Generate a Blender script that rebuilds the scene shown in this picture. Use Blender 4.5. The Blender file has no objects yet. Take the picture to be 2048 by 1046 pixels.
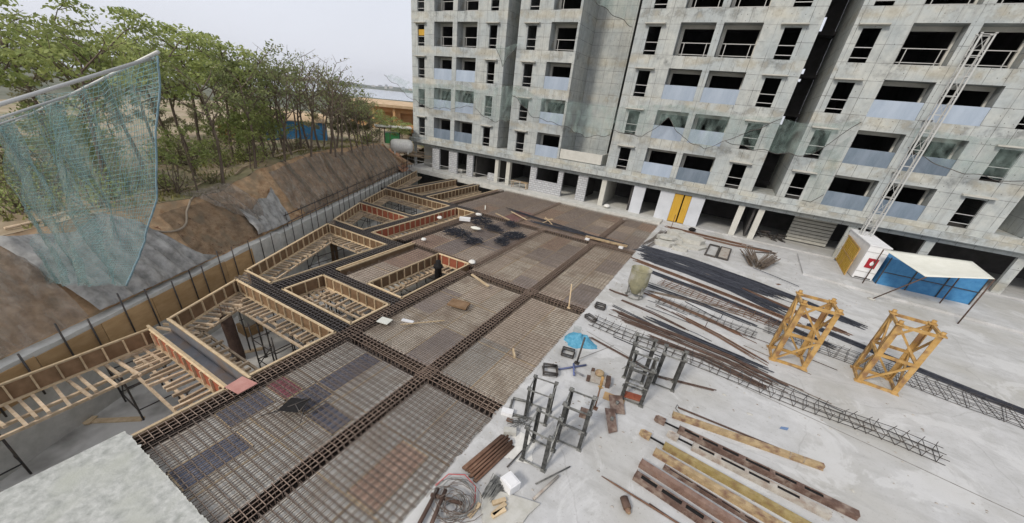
import bpy, bmesh, math, random
from mathutils import Vector, Matrix, noise as mnoise
R = math.radians
rng = random.Random(7)
scn = bpy.context.scene
col = scn.collection

# ------------------------------------------------------------------ camera
F_PX, YAW, PITCH, ROLL, PPX, PPY, CAM_Z = 730.8144, -0.4965, -0.5079, 0.1052, 997.6574, 605.9219, 8.5437
fw = Vector((math.sin(YAW) * math.cos(PITCH), math.cos(YAW) * math.cos(PITCH), math.sin(PITCH)))
r0 = Vector((math.cos(YAW), -math.sin(YAW), 0)); u0 = r0.cross(fw)
rt = r0 * math.cos(ROLL) + u0 * math.sin(ROLL); up = u0 * math.cos(ROLL) - r0 * math.sin(ROLL)
cd = bpy.data.cameras.new("camera"); cam = bpy.data.objects.new("camera", cd); col.objects.link(cam)
m = Matrix((rt, up, -fw)).transposed().to_4x4(); m.translation = (0, 0, CAM_Z); cam.matrix_world = m
cd.sensor_width = 36; cd.lens = 36 * F_PX / 2048
cd.shift_x = (1024 - PPX) / 2048; cd.shift_y = (PPY - 523) / 2048
cd.clip_start = 0.1; cd.clip_end = 20000
scn.camera = cam

# ------------------------------------------------------------------ world, sun, exposure
SUN_EL, SUN_ROT = 38, 195
w = bpy.data.worlds.new("World"); scn.world = w; w.use_nodes = True
nt = w.node_tree; bg = nt.nodes["Background"]
sky = nt.nodes.new("ShaderNodeTexSky"); sky.sky_type = 'NISHITA'; sky.sun_disc = False
sky.sun_elevation = R(SUN_EL); sky.sun_rotation = R(SUN_ROT)
sky.air_density = 1.0; sky.dust_density = 4.0; sky.ozone_density = 2.0
hz = nt.nodes.new("ShaderNodeMix"); hz.data_type = 'RGBA'; hz.inputs[0].default_value = 0.86   # thin overcast
hz.inputs[7].default_value = (7.1, 7.28, 7.95, 1)
tc = nt.nodes.new("ShaderNodeTexCoord")
cn = nt.nodes.new("ShaderNodeTexNoise"); cn.inputs['Scale'].default_value = 2.2; cn.inputs['Detail'].default_value = 5
cm = nt.nodes.new("ShaderNodeMapRange"); cm.inputs[1].default_value = 0.3; cm.inputs[2].default_value = 0.7
cm.inputs[3].default_value = 0.955; cm.inputs[4].default_value = 1.04
mul = nt.nodes.new("ShaderNodeMix"); mul.data_type = 'RGBA'; mul.blend_type = 'MULTIPLY'; mul.inputs[0].default_value = 1
nt.links.new(tc.outputs['Generated'], cn.inputs['Vector']); nt.links.new(cn.outputs['Fac'], cm.inputs[0])
nt.links.new(sky.outputs[0], hz.inputs[6]); nt.links.new(hz.outputs[2], mul.inputs[6]); nt.links.new(cm.outputs[0], mul.inputs[7])
nt.links.new(mul.outputs[2], bg.inputs['Color']); bg.inputs['Strength'].default_value = 0.084
sd = bpy.data.lights.new("sun", 'SUN'); so = bpy.data.objects.new("sun", sd); col.objects.link(so)
sd.energy = 1.5; sd.angle = R(10); sd.color = (1, 0.93, 0.83)
el, az = R(SUN_EL), R(SUN_ROT)
sv = Vector((math.sin(az) * math.cos(el), math.cos(az) * math.cos(el), math.sin(el)))
so.rotation_euler = sv.to_track_quat('Z', 'Y').to_euler()
scn.view_settings.view_transform = 'Standard'; scn.view_settings.look = 'None'
scn.view_settings.exposure = 0.56; scn.view_settings.gamma = 1

# ------------------------------------------------------------------ helpers
def G(px, py, z=0.0):
    v = fw + rt * ((px - PPX) / F_PX) - up * ((py - PPY) / F_PX)
    t = (z - CAM_Z) / v.z
    return Vector((v.x * t, v.y * t, z))

class MB:
    def __init__(s): s.v = []; s.f = []; s.mi = []; s.mats = []; s.sm = []
    def _m(s, m):
        if m is None: return 0
        if m not in s.mats: s.mats.append(m)
        return s.mats.index(m)
    def add(s, vs, fs, m=None, smooth=False):
        o = len(s.v); s.v += [tuple(p) for p in vs]; i = s._m(m)
        for f in fs: s.f.append(tuple(o + k for k in f)); s.mi.append(i); s.sm.append(smooth)
        return s
    def box(s, x0, x1, y0, y1, z0, z1, m=None):
        return s.add([(x0,y0,z0),(x1,y0,z0),(x1,y1,z0),(x0,y1,z0),(x0,y0,z1),(x1,y0,z1),(x1,y1,z1),(x0,y1,z1)],
              [(0,3,2,1),(4,5,6,7),(0,1,5,4),(1,2,6,5),(2,3,7,6),(3,0,4,7)], m)
    def bar(s, a, b, wd, ht, m=None, upv=(0,0,1)):
        a = Vector(a); b = Vector(b); d = (b - a).normalized(); u = Vector(upv)
        if abs(d.dot(u)) > .98: u = Vector((1,0,0))
        r = d.cross(u).normalized(); u = r.cross(d)
        q = [(-wd/2,-ht/2),(wd/2,-ht/2),(wd/2,ht/2),(-wd/2,ht/2)]
        vs = [p + r*x + u*y for p in (a, b) for x, y in q]
        return s.add(vs, [(0,1,2,3),(7,6,5,4),(0,4,5,1),(1,5,6,2),(2,6,7,3),(3,7,4,0)], m)
    def tube(s, pts, r, n=6, m=None, caps=True, smooth=True):
        pts = [Vector(p) for p in pts]; rs = r if isinstance(r, (list, tuple)) else [r]*len(pts)
        o = len(s.v); vs = []; fs = []
        t0 = (pts[1]-pts[0]).normalized(); u = Vector((0,0,1)) if abs(t0.z) < .9 else Vector((1,0,0))
        for i, p in enumerate(pts):
            t = (pts[min(i+1,len(pts)-1)]-pts[max(i-1,0)])
            t = t.normalized() if t.length > 1e-9 else t0
            r_ = t.cross(u)
            if r_.length < 1e-4: r_ = t.orthogonal()
            r_.normalize(); u = r_.cross(t).normalized()
            for k in range(n):
                a = 2*math.pi*k/n + (math.pi/4 if n == 4 else 0); vs.append(p + (r_*math.cos(a)+u*math.sin(a))*rs[i])
        for i in range(len(pts)-1):
            for k in range(n): fs.append((i*n+k, i*n+(k+1)%n, (i+1)*n+(k+1)%n, (i+1)*n+k))
        if caps: fs.append(tuple(range(n))[::-1]); fs.append(tuple((len(pts)-1)*n+k for k in range(n)))
        return s.add(vs, fs, m, smooth and n > 4)
    def lathe(s, prof, c=(0,0,0), n=20, m=None):
        vs = []; fs = []; c = Vector(c)
        for r, z in prof:
            for k in range(n):
                a = 2*math.pi*k/n; vs.append((c.x+r*math.cos(a), c.y+r*math.sin(a), c.z+z))
        for i in range(len(prof)-1):
            for k in range(n): fs.append((i*n+k, i*n+(k+1)%n, (i+1)*n+(k+1)%n, (i+1)*n+k))
        return s.add(vs, fs, m, True)
    def grid(s, fn, nu, nv, m=None, smooth=True):
        vs = [fn(i/nu, j/nv) for j in range(nv+1) for i in range(nu+1)]
        fs = [(j*(nu+1)+i, j*(nu+1)+i+1, (j+1)*(nu+1)+i+1, (j+1)*(nu+1)+i) for j in range(nv) for i in range(nu)]
        return s.add(vs, fs, m, smooth)
    def prism(s, poly, z0, z1, m=None):
        n = len(poly); vs = [(x,y,z0) for x,y in poly]+[(x,y,z1) for x,y in poly]
        return s.add(vs, [tuple(range(n))[::-1], tuple(range(n,2*n))]+[(i,(i+1)%n,n+(i+1)%n,n+i) for i in range(n)], m)
    def build(s, name, mat=None, parent=None, loc=None, rz=None):
        me = bpy.data.meshes.new(name); me.from_pydata(s.v, [], s.f)
        if s.mats:
            for mm in s.mats: me.materials.append(mm)
            me.polygons.foreach_set('material_index', s.mi)
        elif mat: me.materials.append(mat)
        me.polygons.foreach_set('use_smooth', s.sm); me.update()
        o = bpy.data.objects.new(name, me); col.objects.link(o)
        if parent: o.parent = parent
        if loc is not None: o.location = loc
        if rz is not None: o.rotation_euler.z = rz
        return o

def tag(o, label, cat, group=None):
    o['label'] = label; o['category'] = cat
    if group: o['group'] = group
    return o
def thing(name, label, cat, loc=(0,0,0), rz=0, group=None):
    o = bpy.data.objects.new(name, None); col.objects.link(o); o.location = loc; o.rotation_euler.z = rz
    return tag(o, label, cat, group)
def struct(o): o['kind'] = 'structure'; return o
def inst(src, parent=None, loc=None, rz=None, sc=None):
    c = src.copy(); col.objects.link(c); c.parent = parent
    if loc is not None: c.location = loc
    if rz is not None: c.rotation_euler.z = rz
    if sc is not None: c.scale = sc
    return c
def copy_thing(src, label, loc, rz=0, sc=None):
    kids = list(src.children)
    c = inst(src, None, loc, rz, sc); c['label'] = label
    for k in kids:
        g = inst(k, c)
        for kk in list(k.children): inst(kk, g)
    return c

# ------------------------------------------------------------------ materials
def mat(name, c1, c2=None, scale=3.0, rough=.85, metal=0, bump=0, c3=None, s3=.35, stretch=(1,1,1), lo=.35, hi=.65, detail=6, perobj=0, spec=.3):
    m = bpy.data.materials.new(name); m.use_nodes = True; t = m.node_tree; b = t.nodes['Principled BSDF']
    b.inputs['Roughness'].default_value = rough; b.inputs['Metallic'].default_value = metal
    b.inputs['Specular IOR Level'].default_value = spec
    tcn = t.nodes.new('ShaderNodeTexCoord'); mp = t.nodes.new('ShaderNodeMapping'); mp.inputs['Scale'].default_value = stretch
    t.links.new(tcn.outputs['Object'], mp.inputs['Vector'])
    out = None
    if c2:
        n = t.nodes.new('ShaderNodeTexNoise'); n.inputs['Scale'].default_value = scale; n.inputs['Detail'].default_value = detail; n.inputs['Roughness'].default_value = .65
        t.links.new(mp.outputs[0], n.inputs['Vector'])
        cr = t.nodes.new('ShaderNodeValToRGB'); cr.color_ramp.elements[0].position = lo; cr.color_ramp.elements[1].position = hi
        cr.color_ramp.elements[0].color = (*c1, 1); cr.color_ramp.elements[1].color = (*c2, 1)
        t.links.new(n.outputs['Fac'], cr.inputs[0]); out = cr.outputs[0]
        if c3:
            n3 = t.nodes.new('ShaderNodeTexNoise'); n3.inputs['Scale'].default_value = s3; n3.inputs['Detail'].default_value = 4
            t.links.new(tcn.outputs['Object'], n3.inputs['Vector'])
            mr = t.nodes.new('ShaderNodeMapRange'); mr.inputs[1].default_value = .48; mr.inputs[2].default_value = .68
            t.links.new(n3.outputs['Fac'], mr.inputs[0])
            mx = t.nodes.new('ShaderNodeMix'); mx.data_type = 'RGBA'; mx.inputs[7].default_value = (*c3, 1)
            t.links.new(mr.outputs[0], mx.inputs[0]); t.links.new(out, mx.inputs[6]); out = mx.outputs[2]
        if bump:
            bp = t.nodes.new('ShaderNodeBump'); bp.inputs['Strength'].default_value = bump; bp.inputs['Distance'].default_value = .02
            t.links.new(n.outputs['Fac'], bp.inputs['Height']); t.links.new(bp.outputs[0], b.inputs['Normal'])
    if perobj:
        oi = t.nodes.new('ShaderNodeObjectInfo'); hs = t.nodes.new('ShaderNodeHueSaturation')
        mr = t.nodes.new('ShaderNodeMapRange'); mr.inputs[3].default_value = 1-perobj; mr.inputs[4].default_value = 1+perobj
        t.links.new(oi.outputs['Random'], mr.inputs[0]); t.links.new(mr.outputs[0], hs.inputs['Value'])
        if out: t.links.new(out, hs.inputs['Color'])
        else: hs.inputs['Color'].default_value = (*c1, 1)
        out = hs.outputs[0]
    if out: t.links.new(out, b.inputs['Base Color'])
    else: b.inputs['Base Color'].default_value = (*c1, 1)
    return m

def net_mat(name, c1, c2, alpha, st=(1.4,1.4,.35), am=.16):
    m = mat(name, c1, c2, 1.2, .9, stretch=st); t = m.node_tree; b = t.nodes['Principled BSDF']; o = t.nodes['Material Output']
    tr = t.nodes.new('ShaderNodeBsdfTransparent'); mx = t.nodes.new('ShaderNodeMixShader')
    n = t.nodes.new('ShaderNodeTexNoise'); n.inputs['Scale'].default_value = 1.1; n.inputs['Detail'].default_value = 6
    tcn = t.nodes.new('ShaderNodeTexCoord'); mp = t.nodes.new('ShaderNodeMapping'); mp.inputs['Scale'].default_value = st; t.links.new(tcn.outputs['Object'], mp.inputs[0]); t.links.new(mp.outputs[0], n.inputs['Vector'])
    mr = t.nodes.new('ShaderNodeMapRange'); mr.inputs[1].default_value = .3; mr.inputs[2].default_value = .7
    mr.inputs[3].default_value = max(0, alpha-am); mr.inputs[4].default_value = min(1, alpha+am)
    t.links.new(n.outputs['Fac'], mr.inputs[0]); t.links.new(mr.outputs[0], mx.inputs[0])
    t.links.new(tr.outputs[0], mx.inputs[1]); t.links.new(b.outputs[0], mx.inputs[2]); t.links.new(mx.outputs[0], o.inputs['Surface'])
    return m

def facade_mat():
    m = bpy.data.materials.new('facade_concrete'); m.use_nodes = True; t = m.node_tree; b = t.nodes['Principled BSDF']
    b.inputs['Roughness'].default_value = .9; b.inputs['Specular IOR Level'].default_value = .2
    L = t.links.new; N = t.nodes.new
    tcn = N('ShaderNodeTexCoord'); sp = N('ShaderNodeSeparateXYZ'); L(tcn.outputs['Object'], sp.inputs[0])
    ad = N('ShaderNodeMath'); L(sp.outputs[0], ad.inputs[0]); L(sp.outputs[1], ad.inputs[1])
    cb = N('ShaderNodeCombineXYZ'); L(ad.outputs[0], cb.inputs[0]); L(sp.outputs[2], cb.inputs[1])
    def noise(sc, det=5, vec=None):
        n = N('ShaderNodeTexNoise'); n.inputs['Scale'].default_value = sc; n.inputs['Detail'].default_value = det; n.inputs['Roughness'].default_value = .65
        L(vec or tcn.outputs['Object'], n.inputs['Vector']); return n.outputs['Fac']
    def rng_(x, a, b_, c=0., d=1.):
        r = N('ShaderNodeMapRange'); r.inputs[1].default_value = a; r.inputs[2].default_value = b_; r.inputs[3].default_value = c; r.inputs[4].default_value = d
        L(x, r.inputs[0]); return r.outputs[0]
    def mixc(f, a, c, mode='MIX'):
        x = N('ShaderNodeMix'); x.data_type = 'RGBA'; x.blend_type = mode
        if hasattr(f, 'links'): L(f, x.inputs[0])
        else: x.inputs[0].default_value = f
        for v, i in ((a, 6), (c, 7)):
            if hasattr(v, 'links'): L(v, x.inputs[i])
            else: x.inputs[i].default_value = (*v, 1)
        return x.outputs[2]
    def mth(op, a, c=0.):
        x = N('ShaderNodeMath'); x.operation = op
        for v, i in ((a, 0), (c, 1)):
            if hasattr(v, 'links'): L(v, x.inputs[i])
            else: x.inputs[i].default_value = v
        return x.outputs[0]
    c = mixc(rng_(noise(.35, 4), .4, .62), (.40,.432,.432), (.475,.485,.455))
    c = mixc(rng_(noise(2.2, 7), .42, .68, 0, .6), c, (.27,.29,.29))
    # vertical drip streaks
    mp = N('ShaderNodeMapping'); mp.inputs['Scale'].default_value = (2.6, 2.6, .12); L(tcn.outputs['Object'], mp.inputs[0])
    c = mixc(rng_(noise(1.4, 6, mp.outputs[0]), .5, .72, 0, .5), c, (.27,.27,.255))
    # pour-line blotches at every storey joint (z = 3.8 + 3k)
    zz = mth('FRACT', mth('DIVIDE', mth('SUBTRACT', sp.outputs[2], 3.02), 3.0))
    band = mth('MULTIPLY', rng_(zz, .0, .1), rng_(zz, .34, .2))
    bl = mth('MULTIPLY', band, rng_(noise(1.1, 7), .47, .6))
    c = mixc(mth('MULTIPLY', bl, .62), c, (.13,.135,.13))
    c = mixc(mth('MULTIPLY', band, rng_(noise(.55, 3), .45, .6, 0, .42)), c, (.60,.55,.43))
    # shutter joints
    br = N('ShaderNodeTexBrick'); br.offset = 0; br.inputs['Scale'].default_value = 1; br.inputs['Brick Width'].default_value = .9; br.inputs['Row Height'].default_value = 1.0
    br.inputs['Mortar Size'].default_value = .02; br.inputs['Mortar Smooth'].default_value = .3
    br.inputs['Color1'].default_value = (0,0,0,1); br.inputs['Color2'].default_value = (0,0,0,1); br.inputs['Mortar'].default_value = (1,1,1,1)
    shf = N('ShaderNodeMapping'); shf.inputs['Location'].default_value = (.2, .18, 0); L(cb.outputs[0], shf.inputs[0]); L(shf.outputs[0], br.inputs['Vector'])
    jf = mth('MULTIPLY', br.outputs['Fac'], rng_(noise(.8, 4), .35, .65, .15, .95))
    c = mixc(jf, c, (.13, .13, .125))
    # tie holes
    vo = N('ShaderNodeTexVoronoi'); vo.inputs['Scale'].default_value = 2.6; vo.inputs['Randomness'].default_value = .12; L(cb.outputs[0], vo.inputs['Vector'])
    c = mixc(mth('MULTIPLY', rng_(vo.outputs['Distance'], .09, .05), rng_(noise(.45, 3), .46, .55)), c, (.12, .12, .115))
    L(c, b.inputs['Base Color'])
    bp = N('ShaderNodeBump'); bp.inputs['Strength'].default_value = .25; bp.inputs['Distance'].default_value = .02
    L(noise(6, 6), bp.inputs['Height']); L(bp.outputs[0], b.inputs['Normal'])
    return m

def block_mat():
    m = bpy.data.materials.new('block_wall'); m.use_nodes = True; t = m.node_tree; b = t.nodes['Principled BSDF']; b.inputs['Roughness'].default_value = .95
    tcn = t.nodes.new('ShaderNodeTexCoord'); sp = t.nodes.new('ShaderNodeSeparateXYZ'); cb = t.nodes.new('ShaderNodeCombineXYZ'); L = t.links.new
    ad = t.nodes.new('ShaderNodeMath'); L(tcn.outputs['Object'], sp.inputs[0]); L(sp.outputs[0], ad.inputs[0]); L(sp.outputs[1], ad.inputs[1]); L(ad.outputs[0], cb.inputs[0]); L(sp.outputs[2], cb.inputs[1])
    br = t.nodes.new('ShaderNodeTexBrick'); br.inputs['Scale'].default_value = 1; br.inputs['Brick Width'].default_value = .42; br.inputs['Row Height'].default_value = .21; br.inputs['Mortar Size'].default_value = .018
    br.inputs['Color1'].default_value = (.50,.51,.52,1); br.inputs['Color2'].default_value = (.40,.41,.43,1); br.inputs['Mortar'].default_value = (.2,.2,.2,1); L(cb.outputs[0], br.inputs['Vector'])
    L(br.outputs[0], b.inputs['Base Color']); return m

def slab_mat():
    m = mat('slab_concrete', (.45,.45,.44), (.53,.53,.525), 1.6, .9, bump=.12, c3=(.42,.41,.375), s3=.22)
    t = m.node_tree; b = t.nodes['Principled BSDF']; L = t.links.new; N = t.nodes.new
    src = b.inputs['Base Color'].links[0].from_socket
    tcn = N('ShaderNodeTexCoord'); mp = N('ShaderNodeMapping'); mp.inputs['Scale'].default_value = (.35, 1.2, 1); mp.inputs['Rotation'].default_value = (0,0,.4); L(tcn.outputs['Object'], mp.inputs[0])
    n = N('ShaderNodeTexNoise'); n.inputs['Scale'].default_value = 1.7; n.inputs['Detail'].default_value = 8; n.inputs['Roughness'].default_value = .7; L(mp.outputs[0], n.inputs['Vector'])
    r = N('ShaderNodeMapRange'); r.inputs[1].default_value = .52; r.inputs[2].default_value = .72; r.inputs[3].default_value = 0; r.inputs[4].default_value = .5; L(n.outputs['Fac'], r.inputs[0])
    x = N('ShaderNodeMix'); x.data_type = 'RGBA'; x.inputs[7].default_value = (.30,.295,.28,1); L(r.outputs[0], x.inputs[0]); L(src, x.inputs[6]); 
    n2 = N('ShaderNodeTexNoise'); n2.inputs['Scale'].default_value = 14; n2.inputs['Detail'].default_value = 6; L(tcn.outputs['Object'], n2.inputs['Vector'])
    r2 = N('ShaderNodeMapRange'); r2.inputs[1].default_value = .62; r2.inputs[2].default_value = .72; r2.inputs[3].default_value = 0; r2.inputs[4].default_value = .55; L(n2.outputs['Fac'], r2.inputs[0])
    y = N('ShaderNodeMix'); y.data_type = 'RGBA'; y.inputs[7].default_value = (.24,.22,.2,1); L(r2.outputs[0], y.inputs[0]); L(x.outputs[2], y.inputs[6]); vo = N('ShaderNodeTexVoronoi'); vo.feature = 'DISTANCE_TO_EDGE'; vo.inputs['Scale'].default_value = .16
    ds = N('ShaderNodeMix'); ds.data_type = 'RGBA'; ds.blend_type = 'ADD'; ds.inputs[0].default_value = .35; n4 = N('ShaderNodeTexNoise'); n4.inputs['Scale'].default_value = 1.2; n4.inputs['Detail'].default_value = 6; L(tcn.outputs['Object'], n4.inputs['Vector']); L(tcn.outputs['Object'], ds.inputs[6]); L(n4.outputs['Color'], ds.inputs[7]); L(ds.outputs[2], vo.inputs['Vector'])
    r4 = N('ShaderNodeMapRange'); r4.inputs[1].default_value = .0; r4.inputs[2].default_value = .004; r4.inputs[3].default_value = .28; r4.inputs[4].default_value = 0; L(vo.outputs['Distance'], r4.inputs[0])
    z = N('ShaderNodeMix'); z.data_type = 'RGBA'; z.inputs[7].default_value = (.2,.19,.175,1); L(r4.outputs[0], z.inputs[0]); L(y.outputs[2], z.inputs[6])
    n5 = N('ShaderNodeTexNoise'); n5.inputs['Scale'].default_value = .5; n5.inputs['Detail'].default_value = 9; n5.inputs['Roughness'].default_value = .75; n5.inputs['Distortion'].default_value = .8; L(tcn.outputs['Object'], n5.inputs['Vector'])
    r5 = N('ShaderNodeMapRange'); r5.inputs[1].default_value = .5; r5.inputs[2].default_value = .66; r5.inputs[3].default_value = 0; r5.inputs[4].default_value = .5; L(n5.outputs['Fac'], r5.inputs[0])
    k = N('ShaderNodeMix'); k.data_type = 'RGBA'; k.inputs[7].default_value = (.35,.345,.32,1); L(r5.outputs[0], k.inputs[0]); L(z.outputs[2], k.inputs[6]); n6 = N('ShaderNodeTexNoise'); n6.inputs['Scale'].default_value = .33; n6.inputs['Detail'].default_value = 10; n6.inputs['Roughness'].default_value = .7; n6.inputs['Distortion'].default_value = 1.2; mp6 = N('ShaderNodeMapping'); mp6.inputs['Location'].default_value = (31, 7, 0); L(tcn.outputs['Object'], mp6.inputs[0]); L(mp6.outputs[0], n6.inputs['Vector'])
    r6 = N('ShaderNodeMapRange'); r6.inputs[1].default_value = .53; r6.inputs[2].default_value = .58; r6.inputs[3].default_value = 0; r6.inputs[4].default_value = .55; L(n6.outputs['Fac'], r6.inputs[0])
    h = N('ShaderNodeMix'); h.data_type = 'RGBA'; h.inputs[7].default_value = (.60,.60,.59,1); L(r6.outputs[0], h.inputs[0]); L(k.outputs[2], h.inputs[6]); L(h.outputs[2], b.inputs['Base Color'])
    return m

M = dict(
 facade=facade_mat(), block=block_mat(), slab=slab_mat(),
 inner=mat('shaded_room_concrete', (.055,.052,.05), (.085,.08,.078), 1.2, .95),  # concrete coloured darker to deepen the shade of rooms and slots
 jamb=mat('jamb_plaster', (.50,.49,.44), (.58,.57,.52), 2, .9),
 plaster=mat('pale_plaster', (.50,.52,.55), (.57,.59,.62), 1.1, .9),
 hood=mat('hood_concrete', (.40,.39,.35), (.5,.49,.44), 3, .9),
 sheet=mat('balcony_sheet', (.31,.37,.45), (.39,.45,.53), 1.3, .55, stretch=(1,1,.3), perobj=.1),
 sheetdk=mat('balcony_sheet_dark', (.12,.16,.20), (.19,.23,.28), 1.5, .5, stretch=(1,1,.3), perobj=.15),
 rail=mat('galvanised_rail', (.5,.5,.48), rough=.5, metal=.3),
 earth=mat('red_earth', (.33,.20,.105), (.62,.43,.26), 2.6, 1, bump=1.0, c3=(.33,.25,.16), s3=1.3, stretch=(.8,.8,1.3), detail=12),
 terrace=mat('dry_ground', (.27,.205,.13), (.42,.35,.25), .7, 1, bump=.4, c3=(.17,.175,.075), s3=.3),
 redsoil=mat('red_soil', (.30,.15,.085), (.42,.24,.15), 1.6, 1, bump=.8),
 farland=mat('far_land', (.07,.085,.05), (.15,.15,.11), .02, 1, lo=.42, hi=.58),
 hills=mat('hill_scrub', (.06,.08,.055), (.14,.14,.11), .006, 1, lo=.4, hi=.6),
 pitfloor=mat('pit_concrete', (.56,.55,.51), (.66,.65,.61), .9, .95, c3=(.2,.19,.17), s3=.5),
 wallconc=mat('wall_concrete', (.47,.47,.43), (.60,.59,.55), 2.5, .9, bump=.4),
 ply=mat('plywood_tan', (.38,.24,.11), (.48,.32,.165), 1.5, .7, stretch=(1,1,3), perobj=.15),
 plydk=mat('plywood_dark', (.14,.085,.045), (.22,.14,.08), 2.5, .75, perobj=.35),
 plyred=mat('plywood_red', (.26,.07,.04), (.33,.11,.06), 2.5, .7, perobj=.15),
 timber=mat('timber', (.47,.35,.21), (.61,.485,.32), 6, .8, stretch=(1,1,1), perobj=.28),
 timberold=mat('timber_grey', (.36,.27,.175), (.52,.41,.29), 7, .85, perobj=.3),
 rebar=mat('rebar_brown', (.13,.10,.083), (.205,.165,.135), 9, .8, metal=.2),
 rebarlt=mat('rebar_tan', (.15,.115,.088), (.25,.20,.155), 5, .8, metal=.15),
 cagedk=mat('cage_dark', (.10,.09,.088), (.19,.17,.16), 5, .7, metal=.2),
 trough=mat('shaded_trough_board', (.028,.022,.018), (.05,.036,.028), 3, .7),  # brown boards coloured near black, painting in the shade inside the troughs
 cage=mat('cage_rust', (.20,.145,.115), (.34,.26,.205), 5, .8, metal=.2),
 steel=mat('dark_bar', (.028,.031,.042), (.055,.06,.075), 6, .55, metal=.3),
 rust=mat('rust', (.13,.07,.046), (.20,.12,.08), 5, .85, metal=.1),
 rustdk=mat('rust_dark', (.075,.047,.037), (.13,.085,.065), 5, .8, metal=.1),
 prop=mat('prop_steel', (.05,.052,.055), (.11,.09,.075), 6, .6, metal=.3, perobj=.3),
 legdark=mat('frame_leg_dark', (.022,.023,.022), (.10,.10,.095), 7, .55, metal=.2),
 grey=mat('frame_grey', (.10,.10,.095), (.27,.27,.25), 7, .6, metal=.2, perobj=.3),
 yellow=mat('mast_yellow', (.41,.24,.07), (.51,.33,.13), 4, .6, c3=(.24,.135,.065), s3=3.2),
 yelldoor=mat('door_yellow', (.48,.28,.03), (.56,.34,.05), 2, .5, stretch=(6,6,.6)),
 beamtan=mat('beam_tan', (.32,.235,.13), (.45,.34,.20), 5, .75, c3=(.20,.12,.08), s3=4.5, stretch=(1,1,1)),
 beamyel=mat('beam_yellow', (.27,.205,.075), (.36,.285,.14), 4, .7, c3=(.22,.15,.07), s3=4.5, stretch=(1,1,1)),
 beambr=mat('beam_brown', (.095,.06,.047), (.165,.105,.082), 5, .7, c3=(.27,.21,.17), s3=4.5, stretch=(1,1,1)),
 beambr2=mat('beam_rose', (.17,.105,.08), (.27,.18,.14), 5, .75, c3=(.24,.17,.14), s3=4.5, stretch=(1,1,1)),
 beamgr=mat('beam_grey', (.34,.31,.27), (.46,.43,.38), 4, .75, c3=(.30,.24,.20), s3=4.5, stretch=(1,1,1)),
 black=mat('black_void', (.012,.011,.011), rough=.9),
 white=mat('white_paint', (.70,.70,.70), (.78,.78,.78), 2, .6),
 sack=mat('white_sack', (.62,.61,.57), (.75,.74,.70), 4, .8, bump=.4),
 blue=mat('blue_sheet', (.04,.17,.36), (.07,.24,.45), 3, .5),
 bluenet=mat('blue_net_heap', (.06,.25,.38), (.14,.38,.52), 9, .8, bump=.8),
 red=mat('red_sign', (.34,.02,.03), rough=.5),
 green=mat('green_paint', (.05,.28,.09), (.09,.36,.13), 2, .5),
 orange=mat('orange_wall', (.50,.29,.13), (.60,.37,.19), .8, .85),
 roofc=mat('tan_roof', (.48,.34,.2), (.58,.43,.28), 1, .85),
 bark=mat('bark', (.10,.075,.055), (.19,.15,.115), 8, .95, stretch=(1,1,.3)),
 leafA=mat('leaf_bright', (.19,.24,.07), (.38,.42,.15), 1.3, .6, lo=.36, hi=.62, perobj=.18),
 leafB=mat('leaf_mid', (.15,.185,.07), (.29,.315,.135), 1.3, .6, lo=.36, hi=.62, perobj=.2),
 leafC=mat('leaf_olive', (.17,.17,.09), (.31,.29,.165), 1.3, .65, lo=.36, hi=.62, perobj=.2),
 ledge=mat('ledge_concrete', (.31,.32,.295), (.52,.525,.495), 5, .95, bump=1.0, detail=12, c3=(.42,.43,.38), s3=.9),
 pallet=mat('debris_conc', (.42,.41,.36), (.52,.51,.47), 4, .9, bump=.3),
 metalsheet=mat('tray_sheet', (.20,.205,.22), (.30,.30,.32), 1.5, .4, metal=.35, c3=(.30,.235,.19), s3=1.4),
 water=mat('lake_water', (.30,.35,.40), rough=.12, spec=.5),
 tarp=mat('tarp_grey', (.23,.225,.21), (.42,.41,.38), 3, .6, bump=.3),
 canvas=mat('canvas', (.66,.66,.58), (.72,.72,.65), 2, .8),
 hose=mat('hose', (.30,.25,.19), rough=.6),
 redhose=mat('red_hose', (.45,.10,.10), rough=.5),
 net_green=net_mat('facade_net', (.20,.28,.25), (.32,.40,.365), .20, st=(1.8,1.8,.7), am=.2),
 net_shade=net_mat('shade_net', (.17,.15,.125), (.46,.40,.33), .46, st=(3.2,3.2,.22)),
 seam=net_mat('net_seam', (.09,.095,.08), (.15,.15,.13), .42),
 net_blue=net_mat('blue_net', (.15,.22,.21), (.30,.35,.315), .22, st=(2.5,2.5,.5), am=.2),
)
DECK = [mat('deck_' + n, a, b, 2.2, .75, c3=c, s3=.8, perobj=.1) for n, a, b, c in (
  ('grey', (.40,.385,.345), (.50,.485,.445), (.34,.30,.25)),
  ('tan', (.58,.51,.41), (.68,.61,.51), (.33,.26,.195)),
  ('brown', (.52,.43,.345), (.63,.54,.445), (.5,.42,.335)),
  ('dark', (.29,.255,.24), (.38,.335,.315), (.4,.345,.30)),
  ('blue', (.10,.11,.15), (.155,.165,.205), (.15,.145,.16)),
  ('red', (.29,.075,.11), (.35,.11,.15), (.25,.08,.09)),
  ('pink', (.42,.285,.215), (.50,.36,.28), (.35,.24,.18)))]
def leafy(m):
    t = m.node_tree; b = t.nodes['Principled BSDF']; o = t.nodes['Material Output']; tl = t.nodes.new('ShaderNodeBsdfTranslucent'); mx = t.nodes.new('ShaderNodeMixShader'); mx.inputs[0].default_value = .4
    t.links.new(b.inputs['Base Color'].links[0].from_socket, tl.inputs['Color']); t.links.new(b.outputs[0], mx.inputs[1]); t.links.new(tl.outputs[0], mx.inputs[2]); t.links.new(mx.outputs[0], o.inputs['Surface'])
for k in ('leafA', 'leafB', 'leafC'): leafy(M[k])

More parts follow.
